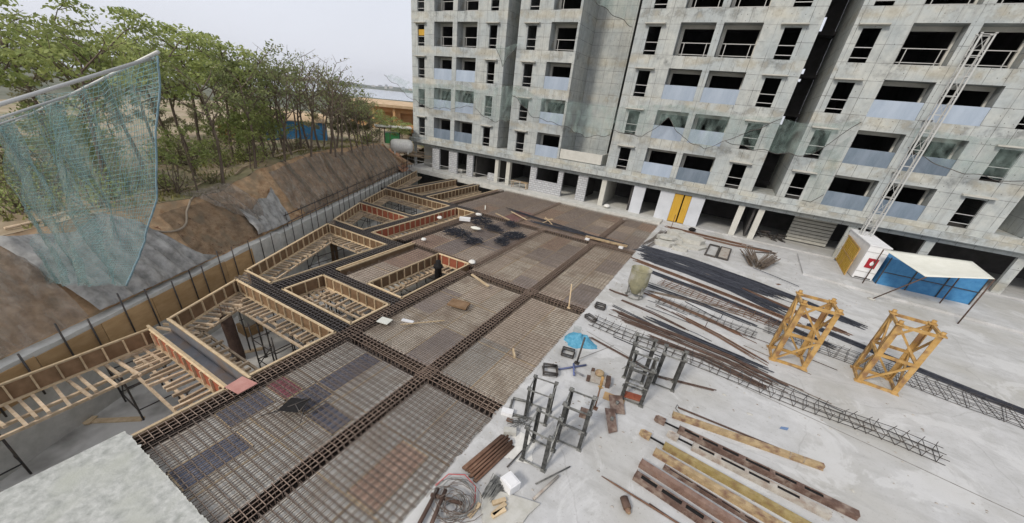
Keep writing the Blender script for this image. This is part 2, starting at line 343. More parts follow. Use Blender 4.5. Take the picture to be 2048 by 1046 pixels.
# ------------------------------------------------------------------ the setting
def fbm(x, y, z=0, o=4): return mnoise.fractal(Vector((x, y, z)), 1.0, 2.0, o)
PIT_Z = -3.3
def wall_x(y): return -18.5 - 0.475 * (y - 3.4)
WD = Vector((-0.475, 1, 0)).normalized(); WN = Vector((-WD.y, WD.x, 0))      # along the wall, and away from the pit
def lerp_tab(t, tab):
    if t <= tab[0][0]: return tab[0][1]
    for (a, u), (b, v) in zip(tab, tab[1:]):
        if t <= b: return u + (v - u) * (t - a) / (b - a)
    return tab[-1][1]
BH = [(-30, 3.0), (5, 2.95), (9, 2.55), (11, 2.5), (14, 3.2), (20, 3.5), (26, 3.25), (32, 3.0), (36, 1.2), (40, .3)]
def bank(y, s, off=0.0):
    """point on the cut bank: y along the wall, s 0 at its foot .. 1 at its lip; off lifts it off the soil"""
    h = lerp_tab(y, BH); p0 = Vector((wall_x(y), y, 0)) + WN * .42
    prof = s ** 1.25
    p = p0 + WN * (prof * 1.75 + (.14 * fbm(y * .9, s * 2.2) + .25 * fbm(y * .25, s * .6, 3) + .07 * fbm(y * 3.1, s * 7, 5)) * min(1, s * 4)) + Vector((0, 0, h * s))
    nrm = (Vector((0, 0, 1.75)) - WN * h * .9).normalized()
    return p + nrm * off + Vector((0, 0, .02))
E_ = MB(); E_.grid(lambda u, v: bank(-22 + 60 * u, v), 520, 34)
struct(E_.build('embankment', M['earth']))
offs = [0, .4, 1, 2, 3.5, 5, 7, 10, 13, 17, 22, 28, 36, 46, 60, 80, 110]
def terr(u, v):
    y = -22 + 92 * u; k = v * (len(offs)-1); i = min(int(k), len(offs)-2); o = offs[i] + (offs[i+1]-offs[i]) * (k-i)
    b = bank(min(y, 38), 1.0) if y <= 38 else bank(38, 1.0) + WD * (y - 38) * 1.1
    h = b.z
    zz = h + (3.05 - h) * min(1, o / 4) + .18 * fbm(b.x * .2 - o * .2, y * .2) * min(1, o) + .35 * fbm(o * .07, y * .06, 2) * min(1, o/6)
    if o > 46: zz -= (o - 46) * .16
    if y > 60: zz -= (y - 60) * .9
    return (b.x + WN.x * o, b.y + WN.y * o, zz + .012)
T_ = MB(); T_.grid(terr, 150, (len(offs)-1) * 2)
struct(T_.build('terrace_ground', M['terrace']))
def far(u, v):
    r = [0, 60, 120, 250, 600, 1500, 4000, 9000][int(round(v * 7))]; a = 2 * math.pi * u
    return (r * math.sin(a), r * math.cos(a), -6.0)
fg = MB(); fg.grid(far, 48, 7, smooth=False); struct(fg.build('ground', M['farland']))
LK = Vector((-0.72, 0.69, 0)); LS = Vector((.69, .72, 0))
lk = MB(); pl = []
for d_, s_ in [(640,-420),(560,-150),(590,60),(560,330),(700,620),(1000,800),(1500,700),(1750,350),(1850,0),(1700,-400),(1200,-700),(800,-600)]:
    p = LK * d_ + LS * s_; pl.append((p.x, p.y))
lk.prism(pl, -5.99, -5.9); struct(lk.build('lake', M['water']))
hl = MB()
def hill(u, v):
    a = -R(46) + R(150) * (u - .5); rr = 2100 + 1500 * v
    h = (26 + 30 * fbm(u * 9, 1.3) + 10 * fbm(u * 45, 4)) * math.sin(math.pi * min(1, v * 1.2)) * (.5 + .6 * v)
    return (rr * math.sin(a), rr * math.cos(a), -6.3 + max(0, h))
hl.grid(hill, 220, 8); struct(hl.build('hills', M['hills']))

# pit floor, retaining wall, slabs
pf = MB(); pf.prism([(-3.9, -2), (-3.9, 35.4), (wall_x(44)-.2, 44), (wall_x(-16)-.2, -16), (-10, -16), (-10, -2)], PIT_Z-.25, PIT_Z, M['pitfloor']); struct(pf.build('pit_floor'))
rw = thing('retaining_wall', 'concrete retaining wall at the foot of the earth bank with tan plywood on its pit side', 'retaining wall')
wc = MB()
def rwall(y0, y1, z0, z1, o0, o1, jag=0):
    n = max(2, int((y1-y0)/.35)); vs = []; fs = []
    for i in range(n+1):
        y = y0 + (y1-y0)*i/n; p = Vector((wall_x(y), y, 0)); a = p + WN*o0; b = p + WN*o1; j = jag*fbm(y*.9, 7) if jag else 0
        vs += [(a.x,a.y,z0),(a.x,a.y,z1+j),(b.x,b.y,z1+j*.4+.02),(b.x,b.y,z0)]
    for i in range(n):
        q = 4*i; fs += [(q,q+1,q+5,q+4),(q+1,q+2,q+6,q+5),(q+2,q+3,q+7,q+6)]
    fs += [(0,3,2,1),(4*n,4*n+1,4*n+2,4*n+3)]
    wc.add(vs, fs, M['wallconc'])
rwall(-16, 12.0, PIT_Z, .02, 0, .55, .07); rwall(12.0, 38, PIT_Z, -.05, -.12, .6, .03)
wc.build('wall', None, rw)
pp = MB()
for i in range(14):
    y0 = -14 + i*1.83; y1 = y0 + 1.81
    a = Vector((wall_x(y0), y0, 0)) - WN*.02; b = Vector((wall_x(y1), y1, 0)) - WN*.02
    if y1 > 10.7: break
    q = MB(); dz = .05*fbm(i*.7, 2)
    q.add([(a.x,a.y,-1.25),(b.x,b.y,-1.25),(b.x,b.y,-.1+dz),(a.x,a.y,-.12+dz),(a.x-WN.x*.03,a.y-WN.y*.03,-1.25),(b.x-WN.x*.03,b.y-WN.y*.03,-1.25),(b.x-WN.x*.03,b.y-WN.y*.03,-.1+dz),(a.x-WN.x*.03,a.y-WN.y*.03,-.12+dz)],
          [(0,1,2,3),(7,6,5,4),(3,2,6,7),(0,4,5,1),(0,3,7,4),(1,5,6,2)])
    q.build('plywood_panel', M['ply'], rw)
for i in range(46):
    y = -4 + i*.9 + rng.uniform(-.2,.2)
    if y > 37: break
    p = Vector((wall_x(y), y, 0)) - WN*(.12 if y < 11 else .25); q = MB(); h = rng.uniform(.2, .75)
    q.tube([(p.x,p.y,-1.4),(p.x-.03,p.y,h)], .028, 6); q.build('starter_bar', M['prop'], rw)
hr = thing('scaffold_handrail', 'thin dark pipe handrail running along the far foot of the netted bank', 'handrail')
for z in (.25, .75):
    q = MB(); q.tube([tuple(Vector((wall_x(y), y, z)) + WN*.2) for y in (13, 19, 25, 31, 35.5)], .03, 6); q.build('rail_pipe', M['prop'], hr)
for i in range(15):
    y = 13.2 + i*1.55; p = Vector((wall_x(y), y, -.6)) + WN*.2; q = MB(); q.tube([p, p + Vector((0,0,1.55))], .028, 6); q.build('post', M['prop'], hr)

sl = MB(); sl.box(-3.68, 70, -16, 36.9, -.35, 0); struct(sl.build('concrete_slab', M['slab']))
# rough cast edge lip where the slab meets the rebar deck
lp = MB()
def lip(u, v):
    y = 1.0 + 34.6*u; n = .07*fbm(y*2.3, 5) + .05*fbm(y*7, 3)
    x = -3.82 + n + .5*v; return (x, y, [-.2, .006, .012, .004][int(round(v*3))] + .006*fbm(y*4, v*5))
lp.grid(lip, 260, 3, smooth=False); struct(lp.build('slab_edge_strip', M['slab']))
ls = MB(); ls.prism([(-11.3, 1.02), (-11.3, -14), (-3.7, -14), (-3.7, 1.02)], -.3, .03); ls2 = MB()
for i in range(60):
    x = -11.2 + 7.4*i/59; ls2.add([(x-.09,.98,.02),(x+.09,.98,.02),(x+.09,1.02+.05*fbm(x*3,1),.034),(x-.02,1.04+.06*fbm(x*6,4),.036),(x-.09,1.02+.05*fbm(x*3-.5,1),.033)], [(0,1,2,3,4)])
struct(ls.build('ledge_slab', M['ledge'])); struct(ls2.build('ledge_rough_edge', M['ledge']))
for pts in ([(-2.9,15.35),(3.0,14.1),(7.4,13.3),(14,12.0)], [(-3.0,13.9),(-1.2,13.3),(.6,12.6)], [(-2.6,11.7),(-1.7,13.6)], [(-1.0,12.2),(-.2,14.2)]):
    q = MB()
    for a_, b_ in zip(pts, pts[1:]): q.bar((*a_, .003), (*b_, .003), .035, .004)
    struct(q.build('slab_joint', mat('joint_dirt', (.17,.16,.145), (.3,.29,.27), 4, .95)))
gr = MB(); g_ = random.Random(12)
for i in range(1500):
    x = g_.uniform(-3.6, 9) if i % 3 else g_.uniform(-3.6, -1.2); y = g_.uniform(2, 35)
    if fbm(x*.6, y*.4, 2) < -.08: continue
    s = g_.uniform(.012, .05); a = g_.uniform(0, 3); z = .002
    gr.add([(x-s,y-s*.6,z),(x+s,y-s*.5,z),(x+s*.7,y+s*.7,z),(x-s*.6,y+s*.6,z),(x,y,z+s*.7)], [(0,1,4),(1,2,4),(2,3,4),(3,0,4)])
o = gr.build('grit', mat('grit', (.2,.17,.14), (.5,.48,.44), 1.5, .95)); o['kind'] = 'stuff'; o['label'] = 'grit and chips strewn over the slab'
rp = MB(); rp.prism([(6.6, 30.6), (11.5, 29.9), (26, 28.5), (26, 35.9), (6.75, 35.9)], .003, .14); struct(rp.build('raised_pad', M['slab']))

# ------------------------------------------------------------------ the apartment block
D = 37.06
TOP = 34.0
def wall_holes(mb, x0, x1, z0, z1, y0, th, holes, m):
    """front sheet with openings, their reveals, and the outer sides"""
    xs = sorted({x0, x1, *[h[0] for h in holes], *[h[1] for h in holes]}); zs = sorted({z0, z1, *[h[2] for h in holes], *[h[3] for h in holes]})
    for xa, xb in zip(xs, xs[1:]):
        for za, zb in zip(zs, zs[1:]):
            cx, cz = (xa+xb)/2, (za+zb)/2
            if any(h[0] < cx < h[1] and h[2] < cz < h[3] for h in holes): continue
            mb.add([(xa,y0,za),(xb,y0,za),(xb,y0,zb),(xa,y0,zb)], [(0,1,2,3)], m)
            mb.add([(xa,y0+th,za),(xb,y0+th,za),(xb,y0+th,zb),(xa,y0+th,zb)], [(3,2,1,0)], m)
    for a, b, c, e in [*holes]:
        y1 = y0+th
        mb.add([(a,y0,c),(a,y1,c),(a,y1,e),(a,y0,e),(b,y0,c),(b,y1,c),(b,y1,e),(b,y0,e)], [(0,1,2,3),(7,6,5,4),(0,4,5,1),(3,2,6,7)], m)
    y1 = y0+th; a, b, c, e = x0, x1, z0, z1
    mb.add([(a,y0,c),(a,y1,c),(a,y1,e),(a,y0,e),(b,y0,c),(b,y1,c),(b,y1,e),(b,y0,e)], [(3,2,1,0),(4,5,6,7),(1,5,4,0),(7,6,2,3)], m)

bldg = thing('apartment_block', 'unfinished grey concrete apartment block with open windows and recessed balconies', 'building', (0, 0, 0))
FL = [3.8 + 3*k for k in range(10)]
BAYS = [(-34.49, -22.36, [('w',-33.6,-32.65),('b',-31.29,-28.83),('b',-28.25,-25.76),('w',-24.3,-23.4)]),
        (-21.06, -14.99, [('w',-20.07,-19.12),('b',-17.72,-15.2)]),
        (-10.07, 2.18, [('w',-9.1,-8.14),('b',-6.75,-4.24),('b',-3.74,-1.2),('w',.16,1.18)]),
        (3.9, 16.2, [('w',4.46,5.42),('b',6.82,9.36),('b',9.9,12.4),('w',13.9,14.9)]),
        (17.5, 23.6, [('w',18.5,19.45),('b',20.8,23.2)]),
        (28.5, 40.8, [('w',29.5,30.4),('b',31.8,34.3),('b',34.9,37.4),('w',38.7,39.7)])]
def prim(mb, name, m=None, par=bldg): return mb.build(name, m, par)
# prototypes sharing mesh data
def balcony_box(wd):
    """recess one metre deep with an inner wall and its door opening; origin at the lower left front corner"""
    q = MB(); dp = 1.05; h = 2.14
    q.add([(0,.2,0),(0,dp,0),(0,dp,h),(0,.2,h),(wd,.2,0),(wd,dp,0),(wd,dp,h),(wd,.2,h)], [(0,1,2,3),(7,6,5,4),(0,4,5,1),(3,2,6,7)], M['facade'])
    wall_holes(q, -.02, wd+.02, -.02, h+.02, dp, .18, [(.22, wd-.12, .0, 1.9)], M['jamb'])
    return q
PROT = {}
def place(key, name, mk, loc):
    if key not in PROT: PROT[key] = mk(); o = PROT[key]
    else:
        o = inst(PROT[key], bldg)
    o.location = loc; return o
def rail_mb(wd):
    q = MB(); 
    for z in (.98, .22): q.bar((0,0,z),(wd,0,z),.05,.045)
    for x in (.28, wd-.28): q.bar((x,0,0),(x,0,1.0),.05,.05)
    return q
def wrail_mb(wd):
    q = MB()
    for z in (.85, .28): q.bar((-.0,0,z),(wd,0,z),.045,.04)
    return q
def hood_mb(wd):
    q = MB(); q.add([(-.3,0,0),(wd+.3,0,0),(wd+.3,-.34,.03),(-.3,-.34,.03),(-.3,0,.14),(wd+.3,0,.14),(wd+.3,-.34,.10),(-.3,-.34,.10)],
        [(0,1,2,3)[::-1],(4,5,6,7),(3,2,6,7),(0,3,7,4),(1,5,6,2)]); return q
def sheet_mb(wd):
    q = MB()
    def s(u, v): 
        return (wd*u, -.012*math.sin(u*wd*7) * .6 + .01*fbm(u*3, v*2), 1.0*v)
    q.grid(s, 14, 4); q.grid(lambda u, v: (wd*(1-u), .03, 1.0*v), 1, 1)
    q.bar((0,-.02,.0),(wd,-.02,.0),.03,.05); return q
for bi, (x0, x1, ops) in enumerate(BAYS):
    holes = []
    for k, z in enumerate(FL):
        for t, a, b in ops:
            holes.append((a, b, z, z + (1.88 if t == 'w' else 2.14)))
    q = MB(); wall_holes(q, x0, x1, 3.02, TOP, D, .2, holes, M['facade'])
    # side walls going back
    dep = 4.0 if bi in (0, 1) else 10
    for xs, sg in ((x0, 1), (x1, -1)):
        q.add([(xs,D+.2,3.02),(xs,D+10,3.02),(xs,D+10,TOP),(xs,D+.2,TOP),(xs+.2*sg,D+.2,3.02),(xs+.2*sg,D+10,3.02),(xs+.2*sg,D+10,TOP),(xs+.2*sg,D+.2,TOP)], [(0,1,2,3),(7,6,5,4),(3,2,6,7)], M['facade'])
    prim(q, 'wall')
    q = MB()
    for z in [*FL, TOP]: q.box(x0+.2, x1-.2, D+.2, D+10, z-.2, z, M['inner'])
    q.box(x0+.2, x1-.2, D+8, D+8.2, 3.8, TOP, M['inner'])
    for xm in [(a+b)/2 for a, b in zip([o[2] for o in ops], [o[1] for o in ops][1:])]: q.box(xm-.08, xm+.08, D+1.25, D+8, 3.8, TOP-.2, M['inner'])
    prim(q, 'floor_slab')
    for k, z in enumerate(FL):
        for oi, (t, a, b) in enumerate(ops):
            wd = round(b - a, 2)
            if t == 'b':
                place(('bal', wd), 'balcony', lambda: prim(balcony_box(wd), 'balcony_recess'), (a, D, z))
                if k >= 3:
                    place(('rl', wd), 'rail', lambda: prim(rail_mb(wd-.3), 'guard_rail', M['rail']), (a+.2, D+1.0, z))
                else:
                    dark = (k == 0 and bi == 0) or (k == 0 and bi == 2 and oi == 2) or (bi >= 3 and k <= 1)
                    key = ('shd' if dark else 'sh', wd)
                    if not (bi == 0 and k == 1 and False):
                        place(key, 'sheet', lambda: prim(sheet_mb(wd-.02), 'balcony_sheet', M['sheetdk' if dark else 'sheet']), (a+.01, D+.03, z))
            else:
                if not (k in (1,) and bi in (0,)):
                    place(('hd', wd), 'hood', lambda: prim(hood_mb(wd), 'window_hood', M['hood']), (a, D-.002, z+1.98))
                place(('wr', wd), 'wrail', lambda: prim(wrail_mb(wd), 'window_bar', M['rail']), (a, D+.12, z))
# stair recess between the second and third stacks, narrow slots between the others
for a_, b_ in ((-14.985,-11.35), (-22.35,-21.07), (16.21,17.49), (23.61,28.49)):
    q = MB(); q.box(a_, b_, 41.0, 41.2, 3.02, TOP, M['facade']); prim(q, 'recess_wall')
q = MB(); q.box(-13.4, -10.08, 43, 43.2, 3.02, TOP, M['inner']); prim(q, 'slot_wall')
for z in (*FL, TOP): q = MB(); q.box(2.19, 3.89, 45.4, 46.9, z-.25, z, M['inner']); prim(q, 'slot_light_blocker')  # unseen slabs added deep in the gap to keep it dark
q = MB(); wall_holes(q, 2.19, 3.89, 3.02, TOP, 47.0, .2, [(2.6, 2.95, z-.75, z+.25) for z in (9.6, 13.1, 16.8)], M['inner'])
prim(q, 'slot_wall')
q = MB(); q.box(-14.9, -10.6, D-.02, D+.13, 3.86, 4.75, M['jamb']); q.box(-10.75, -10.6, D+.13, D+3.5, 3.86, 4.75, M['jamb']); prim(q, 'parapet')
q = MB(); q.box(-33.62+.02, -32.67, D+.14, D+.16, 14.0-.25, 14.0+.28); prim(q, 'yellow_board', M['yelldoor'])['label'] = 'yellow board fixed in a top window'
q = MB(); q.box(-34.7, 42, D-.55, D+4, 3.0, 3.42, M['facade']); q.box(-34.7, 42, D-.002, D+4, 3.42, 3.79, M['facade']); prim(q, 'podium_slab')
q = MB(); q.box(-34.6, 42, D, D+.35, 2.62, 3.0, M['facade'])
prim(q, 'podium_beam')
q = MB(); q.box(-34.7, -3.69, 35.45, D+11, -.32, .16, M['wallconc']); q.box(-3.69, 42, 36.93, D+11, -.32, .10, M['slab']); prim(q, 'plinth')
q = MB(); q.box(-34.4, -3.8, D+1.0, D+1.2, PIT_Z, -.32, M['inner']); prim(q, 'basement_wall')
# ground floor: solid pieces and openings (x0, x1, material)
GF = [(-31.5,-30.42,'block'),(-28.95,-27.75,'block'),(-26.3,-25.46,'block'),(-34.5,-34.2,'facade'),(-22.42,-22.0,'jamb'),(-20.95,-20.5,'jamb'),(-17.95,-17.22,'block'),(-14.72,-14.2,'block'),(-12.55,-11.55,'block'),
      (-10.1,-9.62,'jamb'),(-6.98,-5.93,'plaster'),(-4.59,-3.36,'plaster'),(-1.93,-.86,'plaster'),(1.76,2.22,'jamb'),(3.22,3.65,'jamb'),(9.15,9.7,'facade'),(13.5,14,'facade'),(18,18.5,'facade'),(24,24.5,'facade'),(31,31.5,'facade')]
for a, b, k in GF:
    q = MB(); q.box(a, b, D+.03, D+(.28 if k != 'jamb' else .5), .1, 2.61, M[k])
    prim(q, 'block_wall' if k == 'block' else 'plaster_wall' if k == 'plaster' else 'column')
q = MB(); q.box(-17.22, -14.72, D+.03, D+.25, .1, 1.36, M['block']); prim(q, 'block_wall')
q = MB(); q.box(-10.0, -9.8, D+.5, D+5, .1, 2.62, M['jamb']); q.box(-12.4, -12.2, D+.5, D+5, .1, 2.62, M['inner']); prim(q, 'partition_wall')
q = MB(); q.box(-34.4, 42, D+6.5, D+6.7, .1, 3.0, M['inner']); 
for x in (-31.7, -25.3, -22.2, -17.6, -7.2, 3.0, 14): q.box(x-.08, x+.08, D+.5, D+6.5, .1, 3.0, M['inner'])
q.box(-34.2, -31.8, D+1.6, D+1.75, .16, 2.62, M['jamb'])
prim(q, 'inner_wall')
q = MB(); q.box(-23.6, -22.4, D+.5, D+.75, .16, .95, M['block']); prim(q, 'low_block_wall')
for (a, b, rz) in ((-3.34, -2.62, 0), (-1.95, -2.5, 0)):
    q = MB(); x0_, x1_ = min(a,b), max(a,b)
    q.box(x0_, x1_, D+.02, D+.07, .14, 2.58, M['yelldoor'])
    for zz in (.22, 1.28, 2.42): q.bar((x0_+.04, D+.012, zz), (x1_-.04, D+.012, zz), .02, .07, M['yelldoor'])
    prim(q, 'yellow_door')
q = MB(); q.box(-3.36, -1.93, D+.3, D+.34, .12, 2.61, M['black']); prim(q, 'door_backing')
q = MB()
for i in range(9):
    z = .2 + i*.27; q.box(6.1, 9.0, D+2.6-.06, D+2.66, z, z+.22, M['hood']); 
prim(q, 'plank_wall')
# site guard rails on the plinth at the far left
for x0_, x1_ in ((-34.3, -26), (-26, -18.2)):
    q = MB()
    for z in (.62, 1.08): q.tube([(x0_, 35.6, z), ((x0_+x1_)/2, 35.62, z-.05), (x1_, 35.6, z)], .025, 6)
    for x in (x0_+.1, (x0_+x1_)/2, x1_-.1): q.tube([(x, 35.6, .16), (x, 35.6, 1.15)], .028, 6)
    prim(q, 'edge_rail', M['rail'])

# facade nets: sheets slung from the facade with a free edge about a metre out
def facade_net(label, tops, bots, out=.9, lo=None):
    """tops/bots: matching lists of (x, z); upper edge tied at the wall, lower edge slung out"""
    t = thing('safety_net', label, 'net', group='nets slung along the block')
    def interp(L, u):
        k = u*(len(L)-1); i = min(int(k), len(L)-2); f = k-i
        f = f*f*(3-2*f) if False else f
        return L[i][0]+(L[i+1][0]-L[i][0])*f, L[i][1]+(L[i+1][1]-L[i][1])*f
    def s(u, v):
        a = interp(tops, u); b = interp(bots, u); sag = .18*math.sin(math.pi*v)
        x = a[0]+(b[0]-a[0])*v; z = a[1]+(b[1]-a[1])*v - sag*.5 + .07*math.sin(x*4.3)*v + .08*fbm(x*.8, v*2)
        return (x, D - .1 - out*v - .12*math.sin(math.pi*v) + .3*math.sin(x*2.3+v*2.5)*v*(1-.3*v) + .12*math.sin(x*5.1-v*3)*v + .10*fbm(x*1.5, v*3, 4), z)
    q = MB(); q.grid(s, 10*(len(tops)-1), 8); q.build('mesh_sheet', M['net_green'], t)
    q = MB(); q.tube([s(i/40, 1) for i in range(41)], .022, 5); q.build('edge_rope', M['prop'], t)
    return t
facade_net('green net sagging past the left corner of the block and its first balconies', [(-37.8,9.9),(-34.4,9.2),(-31,9.3),(-27.8,9.5),(-24.9,9.1)], [(-37.9,9.7),(-33.8,7.6),(-31,6.85),(-27.4,7.2),(-25.2,7.6)])
facade_net('green net sheet hanging over the narrow slot beside the first stack of balconies', [(-24.9,9.1),(-22.4,9.6),(-20.6,9.9)], [(-25.0,7.4),(-22.6,6.4),(-20.4,6.7)])
facade_net('dark net scrap bunched in the narrow slot high up beside the first stack', [(-23.3,13.2),(-22.3,12.9),(-20.6,13.4)], [(-23.2,13.0),(-22.4,11.4),(-20.7,13.0)], .3)
facade_net('green net slung across the single balcony stack and the tall bare recess', [(-20.6,9.9),(-18,9.0),(-15,8.9),(-12,8.9),(-10.2,8.8)], [(-20.4,8.9),(-17.9,7.3),(-15.0,6.9),(-12.3,6.2),(-10.0,6.6)])
facade_net('green net with a peaked gap over the third stack balconies', [(-10.1,8.9),(-7,9.3),(-4.6,9.5),(-2,9.2),(.1,9.1),(2.2,9.3)], [(-10,7.0),(-7.2,6.8),(-5.6,8.4),(-4.0,7.1),(-2.2,6.5),(2.1,9.1)])
facade_net('green net drawn over the wide dark gap between stacks and the next window', [(2.2,9.2),(3.4,9.0),(5,9.1),(6.6,9.6)], [(-.9,7.2),(2.0,6.9),(4.8,7.0),(6.5,9.4)])
facade_net('pale torn net strip hanging below the window right of the wide gap', [(5.3,7.4),(5.9,7.6),(6.6,8.6)], [(5.6,3.9),(6.1,3.8),(6.6,4.6)], .35)
facade_net('green net corner blowing high over the tall bare recess', [(-14.6,17.6),(-12.5,17.6),(-10.2,17.6)], [(-14.5,16.6),(-12.6,15.6),(-10.3,14.6)], .3)
facade_net('green net slung along the balconies right of the hoist mast', [(9.6,9.4),(12,9.2),(15,9.3),(18,9.4)], [(9.5,8.2),(12,7.2),(15,7.0),(18,7.8)])

# ------------------------------------------------------------------ deck formwork, rebar mats, beam cages
LAST = {}
def sheets(name, label, x0, x1, y0, y1, cols, seed, sx=1.22, sy=2.44, special=()):
    """film-faced plywood sheets laid side by side; odd ones carry their own colour"""
    t = LAST['t'] = thing('slab_formwork', label, 'formwork', ((x0+x1)/2, (y0+y1)/2, 0), group='plywood decks under the rebar mats')
    r = random.Random(seed); nx = max(1, round((x1-x0)/sx)); ny = max(1, round((y1-y0)/sy)); dx = (x1-x0)/nx; dy = (y1-y0)/ny
    cx, cy = (x0+x1)/2, (y0+y1)/2; last = None
    for i in range(nx):
        off = r.uniform(-.5, .2)*dy
        ys = [y0]; y = y0 + dy + off
        while y < y1 - .5: ys.append(y); y += dy
        ys.append(y1)
        for a, b in zip(ys, ys[1:]):
            c = r.choice(cols)
            xa = x0+i*dx; mx, my = xa+dx/2, (a+b)/2
            for (sx0, sx1, sy0, sy1, k) in special:
                if sx0 < mx < sx1 and sy0 < my < sy1: c = k
            q = MB(); z = -.185 + r.uniform(0, .006)
            q.box(xa-cx+.006, xa+dx-cx-.006, a-cy+.006, b-cy-.006, z-.018, z)
            o = q.build('plywood_sheet', DECK[c], t)
            if c == 5: o['label'] = 'magenta red sheet'
            if c == 4: o['label'] = 'dark blue sheet'
    q = MB()
    for i in range(1, nx): q.box(x0+i*dx-cx-.025, x0+i*dx-cx+.025, y0-cy, y1-cy, -.181, -.172)
    for k in range(2):
        yy = y0 + (y1-y0)*(k+1)/3; q.box(x0-cx, x1-cx, yy-cy-.02, yy-cy+.02, -.1805, -.174)
    q.build('joint_tape', M['timber'], t)
    return t
def mat_bars(x0, x1, y0, y1, label, sp=.17, m=None, r=.0085, seed=0, skip=0):
    """two crossing layers of tied bars on their chairs"""
    g = random.Random(seed); q = MB(); cx, cy = (x0+x1)/2, (y0+y1)/2
    for z, n, d in ((-.135, 1.0, 1.0), (-.05, 1.0, 1.0)):
        g = random.Random(seed)
        y = y0 + sp/2 + g.uniform(0, .05)
        while y < y1:
            if g.random() > skip:
                e0, e1 = x0 + g.uniform(-.12, .1), x1 + g.uniform(-.1, .12); w_ = g.uniform(-.02, .02)
                q.tube([(e0-cx, y-cy+w_, z), ((e0+e1)/2-cx, y-cy+g.uniform(-.02,.02), z-.012), (e1-cx, y-cy-w_, z)], r, 4, caps=False)
            y += sp*n*g.uniform(.94, 1.06)
        x = x0 + sp/2
        while x < x1:
            if g.random() > skip:
                e0, e1 = y0 + g.uniform(-.12, .1), y1 + g.uniform(-.1, .12); w_ = g.uniform(-.025, .025)
                q.tube([(x-cx+w_, e0-cy, z+.018), (x-cx+g.uniform(-.02,.02), (e0+e1)/2-cy, z+.006), (x-cx-w_, e1-cy, z+.018)], r, 4, caps=False)
            x += sp*d*g.uniform(.94, 1.06)
    o = q.build('rebar_mat', m or M['rebar'], None, (cx, cy, 0))
    return tag(o, label, 'rebar mat', 'rebar mats on the deck')
GRY, TAN, BRN, DRK, BLU, RED_, PNK = range(7)
XS0, XS1, XS2, XE = -10.42, -6.98, -6.44, -3.74
panels = [  # x0 x1 y0 y1, deck colours, special sheets, words
 (XS0, XS1, 1.06, 7.3, [GRY], [], 'by the pit nearest the camera, part blue and magenta'),
 (XS2, XE, 1.06, 7.3, [GRY], [], 'nearest the camera by the slab, with a pinkish sheet'),
 (XS0, XS1, 8.02, 15.3, [TAN, BRN, TAN, DRK], [(-10.5,-9.2,8,12,TAN)], 'second from the camera beside the pit'),
 (XS2, XE, 8.02, 15.35, [BRN, TAN, BRN, GRY], [(-6.5,-5.0,9.4,11.8,GRY)], 'second from the camera along the concrete slab'),
 (XS0-.3, XS1, 16.1, 25.6, [TAN, BRN, DRK, PNK], [(-9.8,-8.6,19,22,DRK)], 'third from the camera, tan with dark stained sheets'),
 (XS2, XE, 16.15, 25.9, [BRN, DRK, TAN, BRN], [], 'third from the camera along the concrete slab'),
 (-16.25, -11.05, 17.0, 25.55, [BRN, DRK, PNK, BRN], [(-16.3,-14,16.9,19.4,PNK),(-14.2,-12.4,21,24.5,DRK)], 'carrying the piles of black ties'),
 (-15.1, -13.5, 10.95, 16.4, [PNK, BRN], [], 'on the narrow reddish strip between two pit openings'),
 (-19.8, -13.4, 26.5, 35.4, [BRN, DRK, RED_, DRK, PNK], [(-20,-13,30,36,DRK)], 'far left before the block doors'),
 (-13.3, -7.0, 26.5, 35.4, [BRN, DRK, PNK, DRK], [], 'far middle before the white block wall'),
 (XS2, XE, 26.7, 35.4, [BRN, DRK, PNK, GRY], [], 'far right by the broken concrete'),
]
PATCH = ([(-10.41,-9.5,2.65,3.92,BLU,'slate blue sheet'), (-10.41,-9.36,4.13,4.73,RED_,'magenta red sheet'), (-9.32,-8.42,4.12,5.15,BLU,'dark blue sheet under the folding stand'), (-9.32,-8.5,5.22,7.25,BLU,'long dark blue sheet'), (-8.3,-7.1,4.1,4.8,BLU,'small dark blue sheet'), (-9.3,-8.45,1.1,2.68,BLU,'dark blue sheet nearest the ledge')],
  [(-5.4,-4.45,3.2,5.1,PNK,'pinkish sheet')])
for i, (x0, x1, y0, y1, cols, spc, wds) in enumerate(panels):
    sheets('slab_formwork', 'plywood deck ' + wds, x0, x1, y0, y1, cols, 20+i, special=spc, sx=1.18 if i < 6 else 1.5)
    m_ = M['rebar'] if i in (0, 1, 6, 7) else M['rebarlt']
    if i < 2:
        for (xa, xb, ya, yb, k, lb) in PATCH[i]:
            q = MB(); cx, cy = (x0+x1)/2, (y0+y1)/2; q.box(xa-cx, xb-cx, ya-cy, yb-cy, -.178, -.170); o = q.build('plywood_sheet', DECK[k], LAST['t']); o['label'] = lb
            q = MB()
            for e in ((xa,xb,ya,ya),(xa,xb,yb,yb),(xa,xa,ya,yb),(xb,xb,ya,yb)): q.box(e[0]-cx-.02, e[1]-cx+.02, e[2]-cy-.02, e[3]-cy+.02, -.169, -.166)
            q.build('joint_tape', M['timber'], LAST['t'])
    mat_bars(x0, x1, y0, y1, 'tied rebar mat on the deck ' + wds, sp=[.2,.19,.175,.17,.17,.17,.19,.2,.2,.2,.2][i], m=m_, seed=40+i, r=.0115 if i < 2 else .0085)

